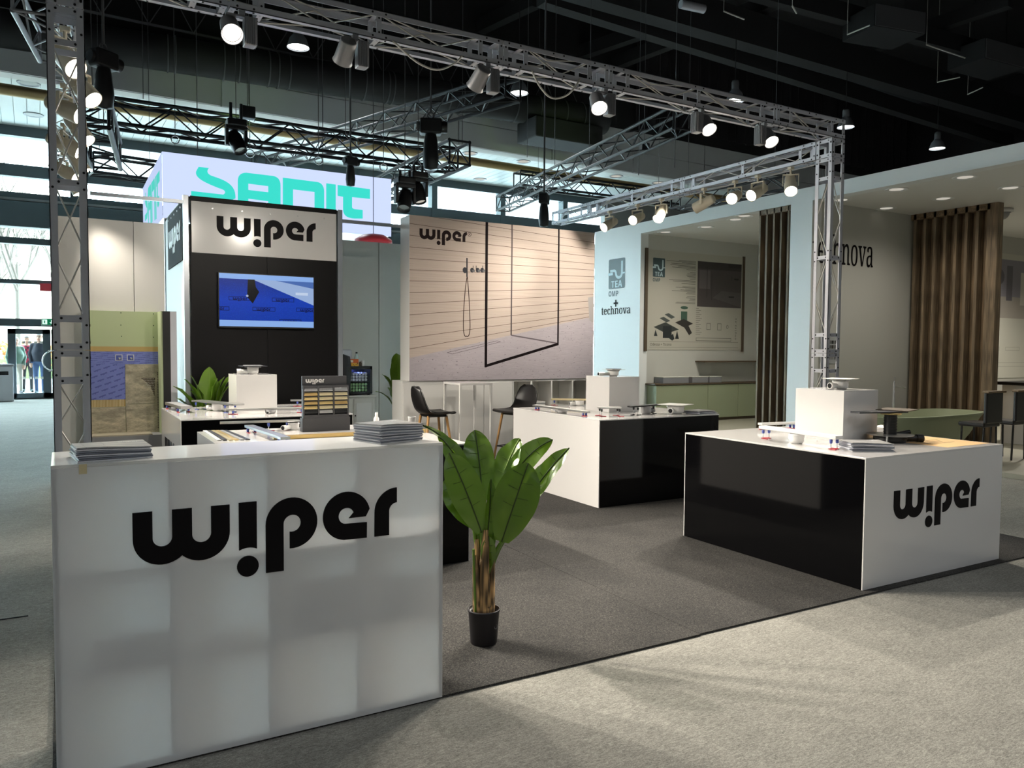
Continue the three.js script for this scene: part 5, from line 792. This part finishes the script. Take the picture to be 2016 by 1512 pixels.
// ---------- bright lightbox sign of the neighbour ----------
{
  const z = -15, a = at(319, 297, 'z', z), b = at(770, 354, 'z', z), c = at(769, 466, 'z', z), x0 = a.x, x1 = b.x, y1 = (a.y + b.y) / 2, y0 = c.y, zb = at(281, 352, 'x', x0).z;
  const W = 2048, k = W / (x1 - x0), H = Math.round((y1 - y0) * k);
  const zpx = (u, v) => { const p = at(270 + u / 3.953, 290 + v / 3.953, 'z', z); return [(p.x - x0) * k, (y1 - p.y) * k]; };
  const letters = x => {
    x.fillStyle = '#38cfc0'; const poly = (pts) => { x.beginPath(); pts.forEach((p, i) => x[i ? 'lineTo' : 'moveTo'](...zpx(...p))); x.closePath(); x.fill(); };
    const cur = (pts) => { x.beginPath(); x.moveTo(...zpx(...pts[0])); for (let i = 1; i < pts.length; i++) { const p = pts[i]; if (p.length === 2) x.lineTo(...zpx(...p)); else x.bezierCurveTo(...zpx(p[0], p[1]), ...zpx(p[2], p[3]), ...zpx(p[4], p[5])); } x.closePath(); x.fill(); };
    cur([[478, 153], [560, 161], [540, 180, 540, 205, 580, 222], [690, 258, 770, 290, 765, 398], [600, 470, 500, 460, 420, 450], [420, 340], [670, 368], [700, 350, 680, 330, 640, 320], [540, 280, 440, 240, 460, 185]]);
    x.fillStyle = '#c3d0f6'; cur([[420, 400], [690, 425], [690, 520], [420, 520]]); x.fillStyle = '#38cfc0';
    cur([[783, 520], [783, 265], [783, 215, 810, 198, 850, 198], [1050, 222], [1100, 228, 1116, 260, 1116, 300], [1116, 560], [1020, 550], [1020, 420], [865, 400], [865, 520]]); x.fillStyle = '#c3d0f6'; poly([[865, 283], [1020, 303], [1020, 350], [865, 332]]); x.fillStyle = '#38cfc0';
    cur([[1133, 560], [1133, 236], [1400, 270], [1440, 276, 1455, 310, 1455, 345], [1455, 600], [1380, 590], [1380, 348], [1213, 328], [1213, 560]]);
    poly([[1471, 280], [1545, 290], [1545, 610], [1471, 600]]);
    cur([[1560, 293], [1812, 326], [1812, 402], [1672, 388], [1672, 460], [1672, 475, 1680, 480, 1700, 482], [1755, 488], [1755, 555], [1690, 555], [1620, 550, 1602, 520, 1602, 480], [1602, 385], [1560, 378]]);
    x.fillStyle = '#38cfc0'; 
  };
  const tx = canvasTex(W, H, (x, w, h) => { x.fillStyle = '#c3d0f6'; x.fillRect(0, 0, w, h); letters(x); });
  const ts = canvasTex(1024, 512, (x, w, h) => { x.fillStyle = '#c3d0f6'; x.fillRect(0, 0, w, h); x.save(); x.scale(w / W, h / H); letters(x); x.restore(); });
  for (const t of [tx, ts]) t.wrapS = t.wrapT = THREE.ClampToEdgeWrapping;
  const em = (t, n, k) => { const m = new THREE.MeshStandardMaterial({ color: 0x000000, emissiveMap: t, emissive: 0xffffff, emissiveIntensity: k }); m.name = n; return m; };
  const o = thing('lightbox_sign', 'large hanging backlit sign box with turquoise letters on pale blue', 'sign', [x0, y0, z]);
  const w = x1 - x0, h = y1 - y0, d = z - zb;
  part('front_face', new THREE.PlaneGeometry(w, h).translate(w / 2, h / 2, .004), em(tx, 'signFront', .92), o);
  part('left_face', new THREE.PlaneGeometry(d, h).rotateY(-PI / 2).translate(-.004, h / 2, -d / 2), em(ts, 'signSide', .72), o);
  part('frame', [bx(0, w, 0, .05, -d, 0), bx(0, w, h - .05, h, -d, 0), bx(0, .05, 0, h, -d, -d + .05), bx(w - .05, w, 0, h, -d, 0)], M.aluFrame, o);
  for (const s of [.2, .8]) part('suspension', rod(V(w * s, h, -d / 2), V(w * s, 12.8 - y0, -d / 2), .01, 5), M.ceilGrey, o);
  const ra = new THREE.RectAreaLight(lin(.75, .85, 1), .8, w, h); ra.position.set((x0 + x1) / 2, (y0 + y1) / 2, z + .05); ra.lookAt((x0 + x1) / 2, (y0 + y1) / 2, z + 3); scene.add(ra);
  // low grey hall wall and lamps behind the stand
  const rd = at(735, 472, 'z', -13.5); one('red_lamp_shade', lathe([[.34, 0], [.33, .06], [.2, .14], [.02, .17], [.001, .17]], 26), M.redPlastic, 'red dome shade peeking over the back partition', 'lamp', null, [rd.x, rd.y - .06, -13.5]);
  chain(V(rd.x, rd.y + .11, -13.5), 12.6, 'thin cord of the red dome shade', 'suspension wires');
}
// ---------- neighbouring stand on the right ----------
{
  const X = 10.35, z1 = -12.646, z2 = -8.414, yF = 3.97, yT = 4.19, X2 = 16.5, xi = 13.75;
  const pf = struct('floor', uvm(bx(X, X2 + 2, -.004, .06, -14.25, -1)), mat('technoFloor', [.30, .29, .23], .55), 'raised pale green grey floor of the neighbouring stand', 'platform');
  const o = thing('neighbour_stand', 'white neighbouring exhibition stand with deep overhanging roof', 'exhibition stand'), B = .0605;
  part('fascia', bx(X, X + .2, yF, yT, -14.25, -1), M.technoWhite, o); part('end_panel', bx(X, X + .2, B, yF, -14.25, z1 + .0), M.technoWhite, o); part('pillar', bx(X, X + .22, B, yF, -8.84, z2), M.technoWhite, o);
  part('roof_soffit', bx(X + .2, X2 + 2, yF, yF + .12, -14.25, -1), M.technoSoffit, o);
  part('niche_wall', bx(X + .2, xi, B, yF, z1 - .2, z1), M.technoWall, o); part('niche_side_wall', bx(xi, xi + .1, B, yF, z1 - .2, z2 - .1), M.technoWall, o); part('dividing_wall', bx(X + .22, 13.0, B, yF, z2 - .12, z2), M.technoWall, o); part('outer_wall', bx(X2 + 1.9, X2 + 2, B, yF, -14.25, -1), M.technoWall, o); part('rear_wall', bx(13.1, X2 + 2, B, yF, z2 - .6, z2 - .5), M.technoWall, o);
  // lettering
  const word = (s, x, y, z, ry, m) => { const g = new TextGeometry('technova', { font: FONT, size: s, depth: .006, curveSegments: 4 }); g.computeBoundingBox(); const w = g.boundingBox.max.x; g.scale(1, 1, 1); const p = part('wordmark_lettering', g, m, o); p.position.set(x, y, z); p.rotation.y = ry; return [p, w]; };
  { const a = at(1600, 517, 'z', z2), b = at(1718, 527, 'z', z2); const [p, w] = word(.36, 10.62, 3.0, z2 + .001, 0, M.blackLetter); p.scale.set((b.x - 10.37) / w, 1.25, 1); p.position.x = 10.365; }
  { const a = at(1184, 620, 'x', X), b = at(1241, 622, 'x', X); const [p, w] = word(.2, X - .002, a.y + .02, a.z, PI / 2 * -1, M.blackLetter); p.rotation.y = -PI / 2; p.position.set(X - .001, a.y, a.z); p.scale.set((b.z - a.z) / w, .85, 1); }
  // emblem
  const teal = mat('emblemTeal', [.045, .075, .085], .5);
  const emblem = (px, name) => {};
  const ec = canvasTex(256, 384, (x, W, H) => { x.clearRect(0, 0, W, H); x.fillStyle = '#3d5257'; const rd = (a, b, w, h, r) => { x.beginPath(); x.roundRect(a, b, w, h, r); x.fill(); }; rd(8, 4, 240, 290, 14); x.strokeStyle = '#b9d0d6'; x.lineWidth = 26; x.lineCap = 'butt'; x.lineJoin = 'round'; x.beginPath(); x.moveTo(0, 150); x.lineTo(70, 146); x.stroke(); x.beginPath(); x.moveTo(30, 118); x.lineTo(90, 118); x.quadraticCurveTo(112, 120, 116, 150); x.quadraticCurveTo(126, 190, 165, 188); x.quadraticCurveTo(202, 184, 204, 140); x.lineTo(204, 30); x.stroke(); x.lineWidth = 14; x.beginPath(); x.moveTo(204, 150); x.lineTo(256, 146); x.stroke(); x.fillStyle = '#b9d0d6'; x.font = 'bold 92px sans-serif'; x.textAlign = 'center'; x.fillText('TEA', 128, 282, 200); x.fillStyle = '#3d5257'; x.textAlign = 'left'; x.font = 'bold 72px sans-serif'; x.fillText('OMP', 6, 366, 150); });
  { const a = at(1198, 511, 'x', X), b = at(1231, 585, 'x', X); const m = new THREE.MeshStandardMaterial({ map: ec, transparent: true, roughness: .5 }); m.name = 'emblemPrint'; const w = Math.abs(b.z - a.z), h = a.y - b.y; part('emblem_print', new THREE.PlaneGeometry(w, h).rotateY(-PI / 2).translate(X - .003, (a.y + b.y) / 2, (a.z + b.z) / 2), m, o);
    const p = at(1212.5, 597, 'x', X); part('plus_sign', [bx(X - .006, X - .001, p.y - .075, p.y + .075, p.z - .02, p.z + .02), bx(X - .006, X - .001, p.y - .02, p.y + .02, p.z - .075, p.z + .075)], M.blackLetter, o); }
  // niche poster
  const px0 = 10.53, px1 = 13.268, py0 = 1.578, py1 = 3.66;
  const pt = canvasTex(1024, 778, (x, W, H) => {
    x.fillStyle = '#b3b0a4'; x.fillRect(0, 0, W, H); x.drawImage(ec.image, 50, 60, 130, 195);
    x.fillStyle = 'rgba(45,45,40,.75)'; let y = 66; for (const [w, g] of [[180, 8], [310, 9], [150, 9], [260, 12], [270, 9], [190, 9], [250, 12], [100, 22], [60, 12], [90, 10], [100, 10], [90, 10], [70, 10], [60, 14], [280, 9], [240, 16], [150, 24], [140, 8], [210, 10], [110, 9], [160, 9], [250, 9], [90, 10], [100, 22], [90, 10], [100, 10], [60, 12], [70, 16], [200, 8], [210, 9]]) { x.fillRect(500 - w, y, w, 3); y += g; }
    x.fillStyle = '#4e4848'; x.fillRect(520, 60, 494, 366); x.fillStyle = '#3a3435'; x.fillRect(520, 60, 494, 60); x.fillStyle = '#5c5656'; x.beginPath(); x.moveTo(690, 350); x.lineTo(790, 290); x.lineTo(1014, 300); x.lineTo(1014, 420); x.closePath(); x.fill(); x.fillStyle = '#676061'; x.fillRect(540, 130, 120, 150); x.fillStyle = '#2c2829'; x.fillRect(622, 90, 5, 260); x.fillRect(676, 150, 4, 220); x.fillRect(900, 160, 3, 40); x.fillRect(930, 180, 50, 14); x.fillRect(870, 330, 60, 12); x.fillRect(860, 60, 150, 36);
    // product drawings
    x.fillStyle = '#3a3f3d'; x.beginPath(); x.moveTo(70, 600); x.lineTo(190, 560); x.lineTo(330, 615); x.lineTo(200, 650); x.closePath(); x.fill(); x.fillStyle = '#23292b'; x.fillRect(165, 590, 90, 95); x.beginPath(); x.moveTo(90, 620); x.lineTo(110, 670); x.lineTo(74, 670); x.fill(); x.beginPath(); x.moveTo(312, 625); x.lineTo(332, 690); x.lineTo(292, 690); x.fill(); x.beginPath(); x.moveTo(220, 680); x.lineTo(270, 650); x.lineTo(285, 690); x.lineTo(262, 705); x.fill();
    x.fillStyle = '#4b524f'; for (const [a, b] of [[130, 530], [180, 500]]) { x.beginPath(); x.moveTo(a, b); x.lineTo(a + 40, b - 12); x.lineTo(a + 110, b + 18); x.lineTo(a + 70, b + 32); x.fill(); } x.fillStyle = '#3f5a4c'; x.fillRect(350, 470, 66, 110); x.beginPath(); x.ellipse(384, 440, 40, 12, 0, 0, 7); x.fill(); x.fillStyle = '#33302e'; x.beginPath(); x.moveTo(290, 560); x.lineTo(380, 530); x.lineTo(480, 565); x.lineTo(390, 600); x.fill(); x.beginPath(); x.moveTo(380, 590); x.lineTo(430, 580); x.lineTo(470, 640); x.lineTo(440, 660); x.fill();
    x.strokeStyle = '#4b4b44'; x.lineWidth = 3; x.strokeRect(630, 560, 40, 50); x.strokeRect(750, 560, 42, 52); x.beginPath(); x.ellipse(862, 585, 10, 14, 0, 0, 7); x.stroke(); x.fillStyle = 'rgba(60,60,54,.7)'; for (let i = 0; i < 14; i++) x.fillRect(510, 440 + i * 16, 30 + (i * 23) % 40, 3); x.strokeRect(516, 680, 390, 22); x.fillRect(30, 712, 960, 2); x.fillRect(30, 756, 960, 2);
    x.fillStyle = '#3b3a34'; x.font = '30px sans-serif'; x.fillText('Odessa + Ticono', 36, 746); x.save(); x.translate(966, 690); x.rotate(-PI / 2); x.font = '26px sans-serif'; x.fillText('o m p t e a . e u', 0, 0); x.restore();
  });
  const pm = new THREE.MeshStandardMaterial({ map: pt, roughness: .6 }); pm.name = 'nichePoster';
  const ps = thing('niche_poster', 'large product poster with drawings and text between brown edge strips', 'poster', [px0, py0, z1]); const pw = px1 - px0, ph = py1 - py0;
  part('poster_sheet', bx(0, pw, 0, ph, .001, .006), M.technoWall, ps); part('poster_print', new THREE.PlaneGeometry(pw, ph).translate(pw / 2, ph / 2, .0075), pm, ps); part('edge_strip', bx(-.07, 0, -.03, ph + .02, .001, .03), M.shelfBrown, ps); part('edge_strip', bx(pw, pw + .06, -.03, ph + .02, .001, .03), M.shelfBrown, ps);
  // shelves and cabinets of the niche
  const sh = (x0, x1, y, d, l, n) => one('wall_shelf', bx(x0, x1, y - .03, y, z1 + .001, z1 + d, .003), M.shelfBrown, l, 'shelf', null);
  sh(11.9, 13.74, 1.345, .3, 'short dark wooden shelf high in the neighbouring niche'); sh(10.52, 13.74, .88, .32, 'long dark wooden shelf low in the neighbouring niche');
  for (const [x, w] of [[10.75, .7], [11.55, .45], [12.05, .35]]) { const c = thing('sample_case', 'flat grey sample case lying on the long niche shelf', 'box', [x + w / 2, .8805, z1 + .16], 0, 'sample cases on the niche shelf'); part('case_body', bx(-w / 2, w / 2, 0, .12, -.14, .14, .006), M.silverDull, c); part('case_lid', bx(-w / 2 - .005, w / 2 + .005, .12, .135, -.145, .145, .004), M.technoWall, c); }
  const cab = thing('niche_cabinet', 'olive green low cabinets under the niche shelf', 'cabinet'); for (const [a, b] of [[10.57, 12.0], [12.01, 12.9], [12.91, 13.74]]) part('cabinet_door', bx(a, b, .12, .84, z1 + .001, z1 + .3, .003), M.technoGreen, cab); part('cabinet_plinth', bx(10.57, 13.74, B, .12, z1 + .001, z1 + .26), M.shelfBrown, cab);
  // slat screens
  const slats = (n, f, label) => { const s = thing('slat_screen', label, 'slat screen'); for (let i = 0; i < n; i++) { const b = f(i); part('slat', uvm(bx(...b, .003)), M.woodSlat, s); } return s; };
  { const s = slats(5, i => [X + .02, X + .14, B, yF - .002, -9.52 + i * .15, -9.485 + i * .15], 'upright wooden slat screen beside the white pillar'); part('top_rail', bx(X + .02, X + .14, yF - .09, yF - .003, -9.52, -8.85), M.woodOak, s); part('backing', bx(X + .16, X + .18, B, yF - .002, -9.52, -8.85), M.shelfBrown, s); }
  { const x = 13.0; const s = slats(8, i => [x - .1, x + .06, B, yF - .002, z2 + .06 + i * .178, z2 + .11 + i * .178], 'tall walnut slat screen at the corner of the lettered wall'); part('board', uvm(bx(x + .06, x + .1, B, yF - .002, z2, -7.0)), M.woodOak, s); part('end_post', uvm(bx(x - .1, x + .06, B, yF - .002, -7.06, -6.94)), M.woodSlat, s); part('top_rail', bx(x - .1, x + .06, yF - .1, yF - .003, z2 + .01, -7.06), M.woodOak, s); }
  // soffit lights (unlit, light added to brighten the stand), colour card, pole tap
  for (const [u, v] of [[1900, 349], [1765, 373], [1989, 370], [1857, 391], [1655, 394], [1745, 410], [1390, 447], [1448, 432], [1465, 425], [1310, 457]]) { const p = at(u, v, 'y', yF - .001); if (p.x < X + .1) continue; const d = thing('recessed_spot', 'round recessed spot in the roof of the neighbouring stand', 'downlight', [p.x, yF - .0005, p.z], 0, 'recessed spots of the neighbouring roof'); part('trim_ring', lathe([[.1, 0], [.155, -.012], [.16, 0]], 22), M.technoWhite, d); part('lamp_face', new THREE.CircleGeometry(.1, 20).rotateX(PI / 2).translate(0, -.002, 0), M.downGlow, d); if (p.z > z2 + .9 || (p.z < z2 - .9 && p.z > z1 + .9)) spotLight(V(p.x, yF - .03, p.z), V(p.x, 0, p.z), p.z < z2 ? 10 : 3.6, 1.3, .8, WARM, 5); }
  { const p = at(1972, 412, 'y', yF - .001), d = thing('dome_detector', 'white dome detector on the roof of the neighbouring stand', 'detector', [p.x, yF - .0005, p.z]); part('dome_base', lathe([[.001, 0], [.17, 0], [.17, -.05], [.14, -.06]], 24), M.whitePlastic, d); part('dome', new THREE.SphereGeometry(.12, 20, 10, 0, 2 * PI, PI / 2, PI / 2).translate(0, -.06, 0), M.greyPlastic, d); }
  { const a = at(1584, 658, 'z', z2), cx = 10.62, c = thing('colour_card', 'grey colour sample card with rows of swatches on the lettered wall', 'sample card', [10.6, 1.6, z2 + .001]); part('card', bx(0, .46, -.22, .25, 0, .008), mat('cardGrey', [.42, .44, .45], .6), c); const cs = [[.02, .02, .02], [.05, .045, .04], [.09, .09, .09], [.2, .13, .06], [.3, .2, .09], [.16, .17, .18], [.25, .26, .27]]; const sm = cs.map((q, i) => mat('swatch' + i, q, .5)); for (let r = 0; r < 4; r++) for (let k = 0; k < 5; k++) part('swatch', bx(.05 + k * .075, .105 + k * .075, .1 - r * .075 - (r > 1 ? .03 : 0), .155 - r * .075 - (r > 1 ? .03 : 0), .008, .011), sm[r < 2 ? (k + r) % 3 : r === 2 ? (k + 1) % 5 : 5 + k % 2], c); }
  { const p = at(1793, 790, 'z', -7.6); const t = thing('standing_tap', 'tall chrome standing bath tap beside the walnut slats', 'tap', [p.x, B, -7.9]); const h = 1.03; part('tap_base', lathe([[.001, 0], [.06, 0], [.06, .012], [.02, .02]], 20), M.chrome, t); part('tap_pole', rod(V(0, 0, 0), V(0, h, 0), .02, 14), M.chrome, t); part('tap_spout', rod(V(0, h - .07, 0), V(.24, h - .1, .04), .012, 10), M.chrome, t); part('tap_lever', rod(V(0, h, 0), V(.03, h + .07, 0), .009, 8), M.chrome, t); }
  // flared bath
  { const a = at(1955, 822, 'y', .62), L = 3.1; const sh2 = (s, y) => { const o2 = []; for (let i = 0; i < 40; i++) { const t = i / 40 * 2 * PI, c = Math.cos(t), n = Math.sin(t); o2.push([Math.sign(c) * Math.pow(Math.abs(c), .7) * s[0], y, Math.sign(n) * Math.pow(Math.abs(n), .7) * s[1]]); } return o2; };
    const rings = [sh2([.75, .32], 0), sh2([1.1, .42], .25), sh2([1.32, .5], .5), sh2([1.4, .54], .58), sh2([1.34, .49], .585), sh2([1.05, .38], .3), sh2([.6, .25], .1), sh2([.01, .01], .09)], pos = [], idx = []; rings.forEach(r => r.forEach(q => pos.push(...q))); for (let i = 0; i < rings.length - 1; i++) for (let j = 0; j < 40; j++) { const p = i * 40 + j, q = i * 40 + (j + 1) % 40; idx.push(p, p + 40, q, q, p + 40, q + 40); } const g = new THREE.BufferGeometry(); g.setAttribute('position', new THREE.Float32BufferAttribute(pos, 3)); g.setIndex(idx); g.computeVertexNormals();
    one('bathtub', g, M.technoGreen, 'olive grey freestanding bathtub with flared sides on the neighbouring stand', 'bathtub', null, [11.4, B + .0005, -7.2]).rotation.y = .05; }
  // far meeting corner at the right edge
  { const zc = -7.9, c = thing('meeting_counter', 'white meeting counter with dark top at the far corner of the neighbouring stand', 'counter', [14.6, B, -6.6]); part('counter_body', bx(-.9, 1.6, 0, .98, -.6, .5), M.technoWhite, c); part('counter_top', bx(-1.0, 1.7, .98, 1.03, -.7, .6, .004), M.blackPanel, c);
    const pw2 = canvasTex(512, 640, (x, W, H) => { x.fillStyle = '#c9c8bd'; x.fillRect(0, 0, W, H); x.fillStyle = '#8c8a94'; x.fillRect(40, 30, 400, 300); x.fillStyle = '#a9a39b'; x.fillRect(40, 220, 400, 110); x.fillStyle = '#c8c5ba'; x.fillRect(330, 90, 50, 170); x.fillStyle = '#6a6870'; x.beginPath(); x.arc(150, 120, 40, 0, 7); x.fill(); x.fillRect(210, 60, 50, 180); x.fillStyle = '#77766e'; for (let i = 0; i < 9; i++) x.fillRect(400, 350 + i * 14, 70, 3); x.strokeStyle = '#77766e'; x.strokeRect(50, 480, 120, 16); x.strokeRect(220, 480, 120, 16); x.strokeRect(40, 560, 380, 20); });
    const m2 = new THREE.MeshStandardMaterial({ map: pw2, roughness: .6 }); m2.name = 'farPoster'; const q0 = at(1955, 495, 'z', -8.85), q1 = at(1955, 745, 'z', -8.85); const pf2 = thing('far_poster', 'pale bathroom poster seen past the walnut slats', 'poster', [q0.x - .3, q1.y, z2 - .499]); part('far_poster_sheet', bx(0, 2.3, 0, q0.y - q1.y, 0, .01), m2, pf2);
    for (const [u, l] of [[1955, 'black bar stool partly hidden by the walnut slats'], [2012, 'black bar stool at the right end of the meeting counter']]) { const p = at(u, 800, 'z', -5.9); const s = thing('meeting_stool', l, 'stool', [p.x, B, -5.9]); part('stool_back', bx(-.2, .2, .55, .98, -.02, .03, .02), M.leather, s); part('stool_seat', bx(-.2, .2, .5, .56, -.36, .0, .02), M.leather, s); part('stool_rim', bx(-.22, .22, .97, 1.0, -.03, .06, .01), M.woodOak, s); for (const sx of [-1, 1]) for (const sz of [-.33, -.03]) part('leg', rod(V(sx * .17, 0, sz), V(sx * .15, .5, sz), .014, 8), M.blackPlastic, s); } }
  // one added light without a fixture brightens the far right corner
  spotLight(V(15.2, yF - .15, -7.0), V(15.2, 0, -7.4), 34, 1.25, .8, WARM, 6);
}
// ---------- outside ----------
{
  const zG = FZ - .25;
  struct('ground', bx(-60, 60, -.06, -.012, zG - 50, zG), mat('paving', [.55, .58, .58], .9), 'pale paved forecourt outside the glass front', 'ground');
  const bl = thing('office_building', 'pale yellow building behind the bare trees outside', 'building', [-9, 0, zG - 34]); part('building_wall', bx(-9, 9, -.01, 12, -6, 0), mat('bldgYellow', [.78, .7, .5], .9), bl); for (let i = 0; i < 6; i++) for (let j = 0; j < 4; j++) part('building_window', bx(-8 + i * 2.7, -6.4 + i * 2.7, 1.2 + j * 2.8, 2.8 + j * 2.8, 0, .05), M.greyPlastic, bl);
  mat('bark', [.13, .11, .09], .9); mat('hedge', [.45, .2, .06], .9); mat('hedgeGreen', [.12, .16, .06], .9);
  const tree = (x, z, h, label) => { const g = []; const grow = (p, d, L, r, n) => { const e = p.clone().addScaledVector(d, L); g.push(rod(p, e, r, n > 2 ? 7 : 4, r * .7)); if (n === 0) return; const k = n > 3 ? 4 : 3; for (let i = 0; i < k; i++) { const q = d.clone().multiplyScalar(1.1).add(V(rr(-1, 1) * .75, rr(.05, .7) * .75, rr(-1, 1) * .75)).normalize(); grow(p.clone().lerp(e, rr(.45, 1)), q, L * rr(.55, .8), r * .6, n - 1); } }; const o = thing('bare_tree', label, 'tree', [x, -.012, z]); const tr = []; grow(V(0, h * .2, 0), V(0, 1, 0), h * .3, .1, 5); part('trunk', rod(V(0, 0, 0), V(0, h * .22, 0), .15, 10, .11), M.bark, o); part('branches', g, M.bark, o).userData.kind = 'stuff'; };
  tree(-1.5, zG - 9.5, 9.5, 'bare winter tree outside behind the glass door'); tree(-.2, zG - 14, 9, 'bare winter tree outside right of the door'); tree(-8.2, zG - 12, 10, 'bare winter tree outside beyond the left door post'); tree(-3.0, zG - 20, 9, 'bare winter tree far outside beside the yellow building');
  const hg = []; for (let i = 0; i < 900; i++) { const g = new THREE.TetrahedronGeometry(rr(.1, .22)); g.rotateX(rr(0, 3)).rotateY(rr(0, 3)); hg.push(g.translate(rr(-8, 6), rr(.6, 1.7), zG - 16 + rr(-.5, .5))); }
  const hd = thing('autumn_hedge', 'orange leaved hedge outside behind the visitors', 'hedge'); part('hedge_foliage', hg, M.hedge, hd).userData.kind = 'stuff'; part('hedge_core', bx(-8, 6, -.012, .9, zG - 16.4, zG - 15.6), M.hedgeGreen, hd);
}
// ---------- the three visitors outside the door ----------
function person(pos, h, turn, cols, label, lean = 0, hairMat, stride = .1, belly = 0) {
  const s = h / 1.78, J = [];   // capsules: a, b, ra, rb, colour
  const C = (a, b, ra, rb) => J.push([V(...a), V(...b), ra, rb]);
  C([0, 1.0, 0], [0, 1.2, .02], .145 + belly * .5, .15 + belly); C([0, 1.2, .02], [0, 1.38, 0], .15 + belly, .15); C([-.12, 1.42, 0], [.12, 1.42, 0], .075, .075); C([0, 1.45, 0], [0, 1.56, .02], .055, .052); C([0, 1.62, .03], [0, 1.69, .02], .078, .085); C([0, 1.585, .055], [0, 1.6, .06], .05, .05); C([0, 1.63, .11], [0, 1.615, .118], .016, .02);
  for (const k of [-1, 1]) { C([k * .17, 1.41, 0], [k * .235, 1.14, -.01], .062, .05); C([k * .235, 1.14, -.01], [k * .2, .92, .09], .05, .038); C([k * .2, .92, .09], [k * .195, .84, .11], .036, .04); for (let f = 0; f < 4; f++) C([k * .195 + (f - 1.5) * .012, .84, .11], [k * .195 + (f - 1.5) * .013, .775, .125 - f * .004], .011, .009); C([k * .19, .86, .13], [k * .175, .81, .15], .012, .01); C([k * .09, .97, 0], [k * .1, .52, k * stride * .6 + .02], .098, .062); C([k * .1, .52, k * stride * .6 + .02], [k * .1, .09, k * stride - .02], .06, .045); C([k * .1, .05, k * stride - .04], [k * .115, .035, k * stride + .13], .045, .035); C([k * .088, 1.64, .01], [k * .092, 1.67, .0], .014, .018); }
  const res = 84, mc = new MarchingCubes(res, M.whiteMatte, false, false, 120000); mc.isolation = 0; mc.reset();
  const q = V(0, 0, 0), ab = V(0, 0, 0);
  for (let z = 0; z < res; z++) for (let y = 0; y < res; y++) for (let x = 0; x < res; x++) { q.set((x - res / 2) / (res / 2) * .95, (y - res / 2) / (res / 2) * .95 + .9, (z - res / 2) / (res / 2) * .95); let d = 1e3; if (Math.abs(q.x) < .42 && Math.abs(q.z) < .36) for (const [a, b, ra, rb] of J) { ab.copy(b).sub(a); const t = Math.max(0, Math.min(1, q.clone().sub(a).dot(ab) / ab.lengthSq())), dd = Math.hypot(q.x - a.x - ab.x * t, q.y - a.y - ab.y * t, q.z - a.z - ab.z * t) - (ra + (rb - ra) * t); const hh = Math.max(.03 - Math.abs(d - dd), 0) / .03; d = Math.min(d, dd) - hh * hh * .03 * .25; } mc.field[z * res * res + y * res + x] = -d; }
  mc.update(); const n = mc.count, P = mc.positionArray, N = mc.normalArray, pa = new Float32Array(n * 3), na = new Float32Array(n * 3), ca = new Float32Array(n * 3);
  for (let i = 0; i < n; i++) { const x = P[3 * i] * .95, y = P[3 * i + 1] * .95 + .9, z = P[3 * i + 2] * .95; pa.set([x * s, y * s, z * s], 3 * i); na.set([N[3 * i], N[3 * i + 1], N[3 * i + 2]], 3 * i);
    let c = cols.top; if (y < .1) c = cols.shoe; else if (y < .94 && Math.abs(x) < .19) c = cols.leg; if (y < .9 && Math.abs(x) > .155 && z > .06) c = cols.skin; if (y > 1.475) c = cols.skin; if (y > 1.7 || (y > 1.6 && z < -.005)) c = cols.hair; if (y > 1.64 && y < 1.665 && z > .075 && Math.abs(Math.abs(x) - .032) < .014) c = [.02, .02, .02]; if (y > 1.575 && y < 1.588 && z > .09 && Math.abs(x) < .028) c = [.3, .1, .09]; if (cols.check && c === cols.top && ((Math.floor(x * 14 + 40) + Math.floor(y * 14)) % 2)) c = cols.check; ca.set(c, 3 * i); }
  const g = new THREE.BufferGeometry(); g.setAttribute('position', new THREE.BufferAttribute(pa, 3)); g.setAttribute('normal', new THREE.BufferAttribute(na, 3)); g.setAttribute('color', new THREE.BufferAttribute(ca, 3));
  const m = new THREE.MeshStandardMaterial({ vertexColors: true, roughness: .85, side: THREE.DoubleSide }); m.name = 'figure';
  const o = new THREE.Group(); o.name = numbered('person'); o.position.copy(pos); o.rotation.y = turn; o.userData = { label, category: 'person' }; scene.add(o); part('body', g, m, o);
}
{
  const sk = [.5, .3, .22], gy = [.5, .5, .5], gp = (u, v) => { const p = at(u, v, 'y', -.01); p.y = -.012; return p; };
  person(gp(33, 775), 1.86, .15, { top: [.10, .16, .12], leg: [.36, .33, .28], shoe: [.08, .08, .09], skin: sk, hair: [.55, .5, .48] }, 'person in a green jacket and beige trousers walking outside the glass door', 0, null, .14, .06);
  person(gp(53, 774).add(V(0, 0, -.75)), 1.9, .1, { top: [.40, .02, .06], check: [.06, .02, .03], leg: [.03, .03, .035], shoe: [.03, .05, .05], skin: sk, hair: [.2, .17, .15] }, 'person in a red checked shirt and black trousers walking outside the glass door', 0, null, .1, .0);
  person(gp(79, 775), 2.0, -.1, { top: [.015, .018, .03], leg: [.05, .09, .19], shoe: [.05, .08, .1], skin: sk, hair: gy }, 'person in a dark jacket and blue jeans walking outside the glass door', 0, null, .12, .03);
}
renderer.render(scene, camera);
